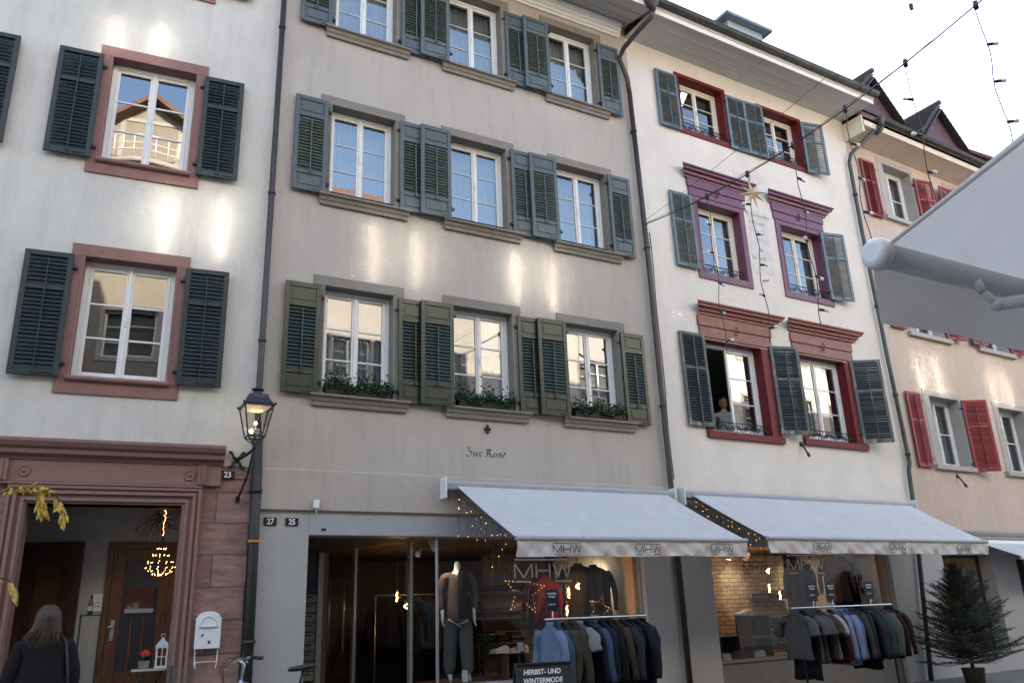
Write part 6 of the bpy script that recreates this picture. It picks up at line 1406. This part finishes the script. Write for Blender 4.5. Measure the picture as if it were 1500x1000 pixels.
# ------------------------------------------------------------------ porch things
ch = thing('fairy_chandelier', 'chandelier shape of warm fairy lights hanging in the porch', 'fairy lights', wpt(1, -.925, -.30, 2.0), BP[1][1]); rr = random.Random(12); pp = []; cw = MB()
for k in range(11):
    a = 2 * math.pi * k / 11; st = []
    for q in range(9):
        t = q / 8; r = .165 * (t / .55) ** 1.6 if t < .55 else .165 * math.cos((t - .55) / .45 * 1.45); z = .42 - .34 * (t / .55) if t < .55 else .08 - .11 * math.sin((t - .55) / .45 * 1.57); st.append(Vector((r * math.cos(a), r * math.sin(a), z)))
    cw.tube(st, .0016, 4, cap=False)
    pp += [p + Vector((rr.uniform(-.006, .006), rr.uniform(-.006, .006), rr.uniform(-.008, .008))) for p in st[2:]]
pp += [Vector((rr.uniform(-.012, .012), rr.uniform(-.012, .012), .42 + .28 * k / 16)) for k in range(17)]
cw.tube([(0, 0, .40), (0, 0, .82)], .003, 4); cw.build('wires', M_BLACK, ch); fairy(ch, pp, .75)
tg = thing('twig_bundle', 'bundle of bare dark twigs hanging at the top of the porch', 'twigs', wpt(1, -1.0, -.42, 2.62), BP[1][1]); b = MB(); rr = random.Random(2)
for k in range(46):
    p = Vector((rr.uniform(-.03, .05), rr.uniform(-.04, .04), rr.uniform(-.05, .08))); d = Vector((rr.uniform(-1.3, 1), rr.uniform(-.5, .5), rr.uniform(-.9, .25))).normalized(); pts = [p.copy()]
    for q in range(6): d = (d + Vector((rr.uniform(-.5, .5), rr.uniform(-.4, .4), rr.uniform(-.5, .35)))).normalized(); p = p + d * .055; pts.append(p.copy())
    b.tube(pts, [.005, .0045, .004, .0035, .003, .0025, .0015], 4, cap=False)
b.tube([(0, 0, 0), (0, 0, .22)], .003, 4); b.build('twigs', M_BARK, tg)
ps = thing('plant_stand', 'tall thin black metal stand in the porch', 'stand', wpt(1, -1.585, -.30, .30), BP[1][1]); b = MB(); 
for x in (-.10, .10):
    for y in (-.09, .09): b.bar((x, y, 0), (x, y, 1.25), .012, .012)
for z in (.006, 1.25):
    for p, q in (((-.1, -.09), (.1, -.09)), ((.1, -.09), (.1, .09)), ((.1, .09), (-.1, .09)), ((-.1, .09), (-.1, -.09))): b.bar((p[0], p[1], z), (q[0], q[1], z), .012, .012)
b.build('stand_frame', M_BLACK, ps); MB().box(-.1, .1, -.09, .09, 1.245, 1.255).build('stand_top', M_BLACK, ps)
bt = thing('bottle', 'dark bottle standing on the tall black stand', 'bottle', wpt(1, -1.60, -.30, 1.557), 0); MB().lathe([(.026, 0), (.028, .01), (.028, .12), (.012, .15), (.011, .18)], n=14).build('glass_body', M_BLACKPL, bt); MB().lathe([(.013, .18), (.013, .205)], n=12).build('cap', M_BLACK, bt); MB().lathe([(.0288, .04), (.0288, .09)], n=14, cap=False).build('paper_label', mat('grey_label', (.3, .3, .3), .7), bt)
ic = MB().box(-.055, .055, -.02, 0, -.10, .10).build('doorbell_panel', M_WHITEPL, None, .003); tag(ic, 'white doorbell panel on the porch wall left of the brown door', 'doorbell'); ic.location = wpt(1, -1.56, -1.098, 1.70); ic.rotation_euler.z = BP[1][1]
for z, s in ((.055, .006), (.0, .012), (-.04, .012)):
    for x in (-.02, 0, .02): MB().box(x - s / 2, x + s / 2, -.024, -.02, z - s / 2, z + s / 2).build('button', M_BLACK, ic)
pst = MB().box(-.16, .16, -.004, 0, -.15, .15).build('poster', mat('dark_red_poster', (.075, .014, .012), .5, var=.6, scale=5, col2=(.32, .25, .22), c2lo=.55, c2hi=.62, c2scale=4)); tag(pst, 'dark red poster with a white strip, stuck on the brown porch door', 'poster'); pst.location = wpt(1, -1.10, -1.068, 1.72); pst.rotation_euler.z = BP[1][1]
MB().box(-.16, .16, -.006, -.0041, -.15, -.10).build('white_strip', mat('grey_paper', (.4, .4, .4), .7), pst)
tb = thing('side_table', 'small pale folding table in the porch beside the right jamb', 'table', wpt(1, -.92, -.34, .30), BP[1][1]); MB().box(-.20, .17, -.14, .14, .64, .66).build('table_top', M_CREAMWALL, tb, .003)
for y in (-.11, .11): b = MB(); b.bar((-.15, y, 0), (.12, y, .64), .014, .014); b.bar((.12, y - .016, 0), (-.15, y - .016, .64), .014, .014); b.build('leg', M_BLACK, tb)
hl = thing('white_lantern', 'white wooden house shaped lantern on the small porch table', 'lantern', wpt(1, -.82, -.32, .963), BP[1][1]); b = MB()
for x in (-.055, .055):
    for y in (-.05, .05): b.bar((x, y, 0), (x, y, .22), .018, .018)
b.box(-.07, .07, -.062, .062, 0, .022); b.box(-.07, .07, -.062, .062, .21, .228); b.bar((0, -.055, .02), (0, -.055, .21), .01, .01); b.bar((-.055, -.055, .12), (.055, -.055, .12), .01, .01)
b.add([(-.075, -.065, .228), (.075, -.065, .228), (.075, .065, .228), (-.075, .065, .228), (0, -.05, .33), (0, .05, .33)], [(0, 1, 4), (2, 3, 5), (1, 2, 5, 4), (3, 0, 4, 5)]); b.build('lantern_frame', M_WHITEPL, hl, .002); MB().tube([(-.02, 0, .325), (-.02, 0, .36), (.02, 0, .36), (.02, 0, .325)], .004, 5).build('handle', M_WHITEPL, hl)
gp_ = thing('flower_pot', 'grey square pot beside the white lantern on the porch table', 'pot', wpt(1, -1.0, -.34, .963), 0); MB().loft([[Vector((x * s, y * s, z)) for x, y in ((-1, -1), (1, -1), (1, 1), (-1, 1))] for z, s in ((0, .045), (.085, .058), (.085, .05), (.06, .048))], smooth=False).build('pot_body', mat('zinc_pot', (.22, .22, .21), .6), gp_)
rr = random.Random(4); b = MB()
for k in range(70): 
    a = rr.uniform(0, 6.28); p = Vector((.03 * math.cos(a), .03 * math.sin(a), .08)); v = Vector((math.cos(a) * .05, math.sin(a) * .05, rr.uniform(.02, .09))); w = Vector((-math.sin(a), math.cos(a), 0)) * .008; b.add([p - w, p + w, p + v + w * .4, p + v - w * .4], [(0, 1, 2, 3)])
b.build('leaves', M_LEAF, gp_)
rl = thing('red_lamp', 'small red glowing ball lamp behind the white lantern', 'lamp', wpt(1, -.98, -.75, 1.10), 0); MB().ball((0, 0, .0), .055).build('lamp_ball', glow('red_glow', (.45, .02, .02), .05), rl); MB().tube([(0, 0, -.05), (0, 0, -.80)], .008, 6).build('lamp_stem', M_BLACK, rl)

# ------------------------------------------------------------------ bicycle
bi = thing('bicycle', 'pale framed bicycle with black grips and saddle parked before the white pier', 'bicycle', wpt(2, .22, 1.05, 0), R_(4))
bi.rotation_euler = (R_(-3), 0, R_(4))
M_BIKE = mat('silver_blue_frame', (.45, .50, .54), .3, metal=.3, coat=.4)
b = MB(); hd_, bb_, st_, ra = Vector((-.44, 0, .74)), Vector((.02, 0, .30)), Vector((.20, 0, .74)), Vector((.46, 0, .34)); hd2 = Vector((-.40, 0, .86)); fa = Vector((-.58, 0, .34))
b.tube([hd2, hd_ + Vector((.0, 0, -.04))], .022, 10); b.tube([hd_, bb_], .024, 10); b.tube([bb_, st_], .018, 10); b.tube([hd2 - Vector((.01, 0, .03)), st_ - Vector((.02, 0, .04))], .019, 10)
for s in (-1, 1): b.tube([bb_ + Vector((0, s * .03, 0)), ra + Vector((0, s * .055, 0))], .011, 8); b.tube([st_ + Vector((-.01, s * .015, -.04)), ra + Vector((0, s * .055, 0))], .010, 8)
b.build('frame', M_BIKE, bi); b = MB()
for s in (-1, 1): b.tube([hd_ + Vector((-.02, s * .05, -.05)), hd_ + Vector((-.06, s * .055, -.2)), fa + Vector((0, s * .055, 0))], .015, 8)
b.tube([hd_ + Vector((-.02, -.05, -.05)), hd_ + Vector((-.02, .05, -.05))], .02, 8); b.build('fork', M_BIKE, bi)
b = MB(); b.tube([hd2 + Vector((0, 0, .0)), hd2 + Vector((.02, 0, .15)), hd2 + Vector((-.03, 0, .20))], .018, 8); b.tube([(-.34, -.29, 1.06), (-.38, -.20, 1.07), (-.43, -.07, 1.06), (-.43, .07, 1.06), (-.38, .20, 1.07), (-.34, .29, 1.06)], .012, 8); hbar = b.build('handlebar', M_ALU, bi)
for s in (-1, 1): MB().tube([(-.365, s * .22, 1.07), (-.335, s * .30, 1.06), (-.29, s * .345, 1.055)], .018, 10).build('grip', M_BLACKPL, hbar); MB().tube([(-.38, s * .19, 1.06), (-.43, s * .24, 1.03), (-.42, s * .30, 1.02)], .006, 6).build('brake_lever', M_ALU, hbar)
b = MB()
for s in (-1, 1): b.tube([(-.39, s * .17, 1.07), (-.50, s * .13, 1.08), (-.60, s * .06, .98), (-.58, s * .02, .86), (-.46, 0, .70)], .004, 5)
b.build('brake_cables', M_BLACK, bi)
b = MB(); b.tube([st_, st_ + Vector((.04, 0, .17))], .014, 8); b.build('seat_post', M_BLACK, bi)
R = [[Vector((x, w * math.cos(a), z + h * math.sin(a))) for a in [2 * math.pi * k / 12 for k in range(12)]] for x, w, z, h in ((.08, .012, .925, .012), (.10, .022, .93, .022), (.18, .030, .935, .028), (.27, .065, .945, .032), (.33, .075, .955, .035), (.36, .055, .955, .03), (.37, .02, .955, .012))]
MB().loft(R).build('saddle', M_BLACKPL, bi)
for c, nm in ((fa, 'front_wheel'), (ra, 'rear_wheel')):
    w = bpy.data.objects.new('wheel', None); COL.objects.link(w); w.parent = bi; w.location = c
    def ring(r, t, n=40): return MB().loft([[Vector(((r + t * math.cos(e)) * math.cos(a), t * math.sin(e), (r + t * math.cos(e)) * math.sin(a))) for e in [2 * math.pi * q / 8 for q in range(8)]] for a in [2 * math.pi * k / n for k in range(n + 1)]], cap=False)
    ring(.322, .018).build('tyre', M_BLACK, w); ring(.300, .010).build('rim', M_ALU, w); sp = MB(); sp.tube([(0, -.05, 0), (0, .05, 0)], .018, 8)
    for k in range(28): a = 2 * math.pi * k / 28; sp.tube([(.017 * math.cos(a + .9), (-1) ** k * .028, .017 * math.sin(a + .9)), (.296 * math.cos(a), 0, .296 * math.sin(a))], .0012, 3, cap=False)
    sp.build('spokes', M_ALU, w)
b = MB(); b.loft([[Vector((bb_.x + r * math.cos(a), -.045 + y, bb_.z + r * math.sin(a))) for a in [2 * math.pi * k / 24 for k in range(24)]] for r, y in ((.09, 0), (.09, .006), (.02, .006))]); b.bar(bb_ + Vector((0, -.06, 0)), bb_ + Vector((.12, -.06, -.12)), .02, .012); b.bar(bb_ + Vector((0, .05, 0)), bb_ + Vector((-.12, .05, .12)), .02, .012); b.build('crankset', M_BLACK, bi)
for p in ((.12, -.11, -.12), (-.12, .10, .12)): q = bb_ + Vector(p); MB().box(q.x - .045, q.x + .045, q.y - .035, q.y + .035, q.z - .01, q.z + .01).build('pedal', M_BLACKPL, bi)
b = MB(); b.tube([bb_ + Vector((0, -.045, .09)), ra + Vector((0, -.045, .04))], .005, 4); b.tube([bb_ + Vector((0, -.045, -.09)), ra + Vector((0, -.045, -.04))], .005, 4); b.build('chain', M_IRON, bi)

# ------------------------------------------------------------------ sandwich board
sb_ = thing('sandwich_board', 'black sandwich board with white slanted lettering before the clothes racks', 'sign board', wpt(2, 2.50, 2.5, 0), R_(-12))
def panel(y0, y1, nm):
    d = Vector((0, y1 - y0, .92)); b = MB(); b.add([(x, y, z) for (y, z) in ((y0, .0), (y1, .92)) for x in (-.30, .30)] + [(x, y + .022 * (1 if y1 < 0 or nm == 'rear_board' else 1), z) for (y, z) in ((y0, .0), (y1, .92)) for x in (-.30, .30)],
        [(0, 1, 3, 2), (6, 7, 5, 4), (0, 4, 5, 1), (1, 5, 7, 3), (3, 7, 6, 2), (2, 6, 4, 0)]); return b.build(nm, M_BLACK, sb_, .003)
pb = panel(-.26, -.03, 'front_board'); panel(.24, .012, 'rear_board')
b = MB()
ang = math.atan2(.23, .92)
def onb(x, s): return Vector((x, -.26 + .23 * s / .92 - .004, s))
for p, q in ((onb(-.29, .01), onb(-.29, .915)), (onb(.29, .01), onb(.29, .915)), (onb(-.29, .912), onb(.29, .912)), (onb(-.29, .012), onb(.29, .012))): b.bar(p, q, .03, .02)
b.build('board_frame', M_BLACKPL, sb_, .002)
for k, (s, bd) in enumerate(((.835, 'HERBST- UND'), (.755, 'WINTERMODE'), (.675, 'FÜR MÄNNER'))):
    p = onb(-.03, s) + Vector((0, -.003, 0)); text(bd, 'lettering', M_CHALK, sb_, p, .068, rot=(R_(90) - ang, 0, 0), shear=.18, bold=.0015, sx=.92)

# ------------------------------------------------------------------ yellow leaved young tree (its twigs reach into the picture at the left)
yt = thing('young_tree', 'young tree whose twigs of yellow autumn leaves reach in from the left edge', 'tree', wpt(1, -2.75, 5.0, 0), BP[1][1])
MB().tube([(0, 0, 0), (.02, .0, .9), (-.01, .02, 1.7), (.04, .0, 2.5), (.02, 0, 3.0)], [.035, .03, .024, .014, .004], 10).build('trunk', M_BARK, yt)
tw = MB(); lf = MB(); rr = random.Random(17)
def leaf(p, d, L):
    sd = d.cross(Vector((rr.uniform(-.6, .6), 1, rr.uniform(-.6, .6)))).normalized(); up = sd.cross(d).normalized(); pr = [(0, 0), (.2, .13), (.45, .19), (.72, .13), (1, 0)]
    cv = rr.uniform(-.25, .1); sp = [p + d * L * t + up * L * cv * t * t for t, w in pr]
    for i in range(4):
        (t0, w0), (t1, w1) = pr[i], pr[i + 1]; e = up * L * .06
        lf.add([sp[i], sp[i] + sd * w0 * L + e, sp[i + 1] + sd * w1 * L + e, sp[i + 1]], [(0, 1, 2, 3)]); lf.add([sp[i], sp[i] - sd * w0 * L + e, sp[i + 1] - sd * w1 * L + e, sp[i + 1]], [(3, 2, 1, 0)])
def spray(pts, n, L, droop):
    tw.tube(pts, [.006 - .0045 * i / (len(pts) - 1) for i in range(len(pts))], 5, cap=False)
    P = [Vector(p) for p in pts]
    for k in range(n):
        f = .35 + .65 * k / n; i = min(int(f * (len(P) - 1)), len(P) - 2); q = f * (len(P) - 1) - i; p = P[i].lerp(P[i + 1], q)
        leaf(p, Vector((rr.uniform(-.5, .9), rr.uniform(-.7, .3), -droop + rr.uniform(-.5, .6))).normalized(), L * rr.uniform(.7, 1.2))
spray([(0, 0, 1.55), (.35, .0, 1.85), (.70, 0, 2.04), (.90, 0, 2.17), (1.02, 0, 2.17), (1.10, 0, 2.12)], 44, .058, .3)
spray([(.98, 0, 2.17), (1.03, .0, 2.15), (1.06, 0, 2.08), (1.065, 0, 2.04)], 14, .075, 1.5); spray([(1.06, 0, 2.15), (1.12, .0, 2.13), (1.16, 0, 2.06), (1.17, 0, 2.0)], 16, .075, 1.6)
spray([(0, 0, 1.2), (.40, .0, 1.50), (.72, 0, 1.66), (.90, 0, 1.69)], 14, .06, .9); spray([(.88, 0, 1.69), (.95, 0, 1.67), (.975, 0, 1.63), (.98, 0, 1.60)], 9, .075, 1.8)
spray([(0, 0, 2.2), (-.3, .1, 2.6), (-.6, .1, 2.8)], 20, .07, .5); spray([(0, 0, 2.5), (.3, -.1, 2.9), (.45, -.1, 3.1)], 16, .07, .5); spray([(0, 0, 1.9), (-.4, -.1, 2.2), (-.7, 0, 2.3)], 18, .07, .5)
tw.build('twigs', M_BARK, yt); lf.build('leaves', M_YLEAF, yt)
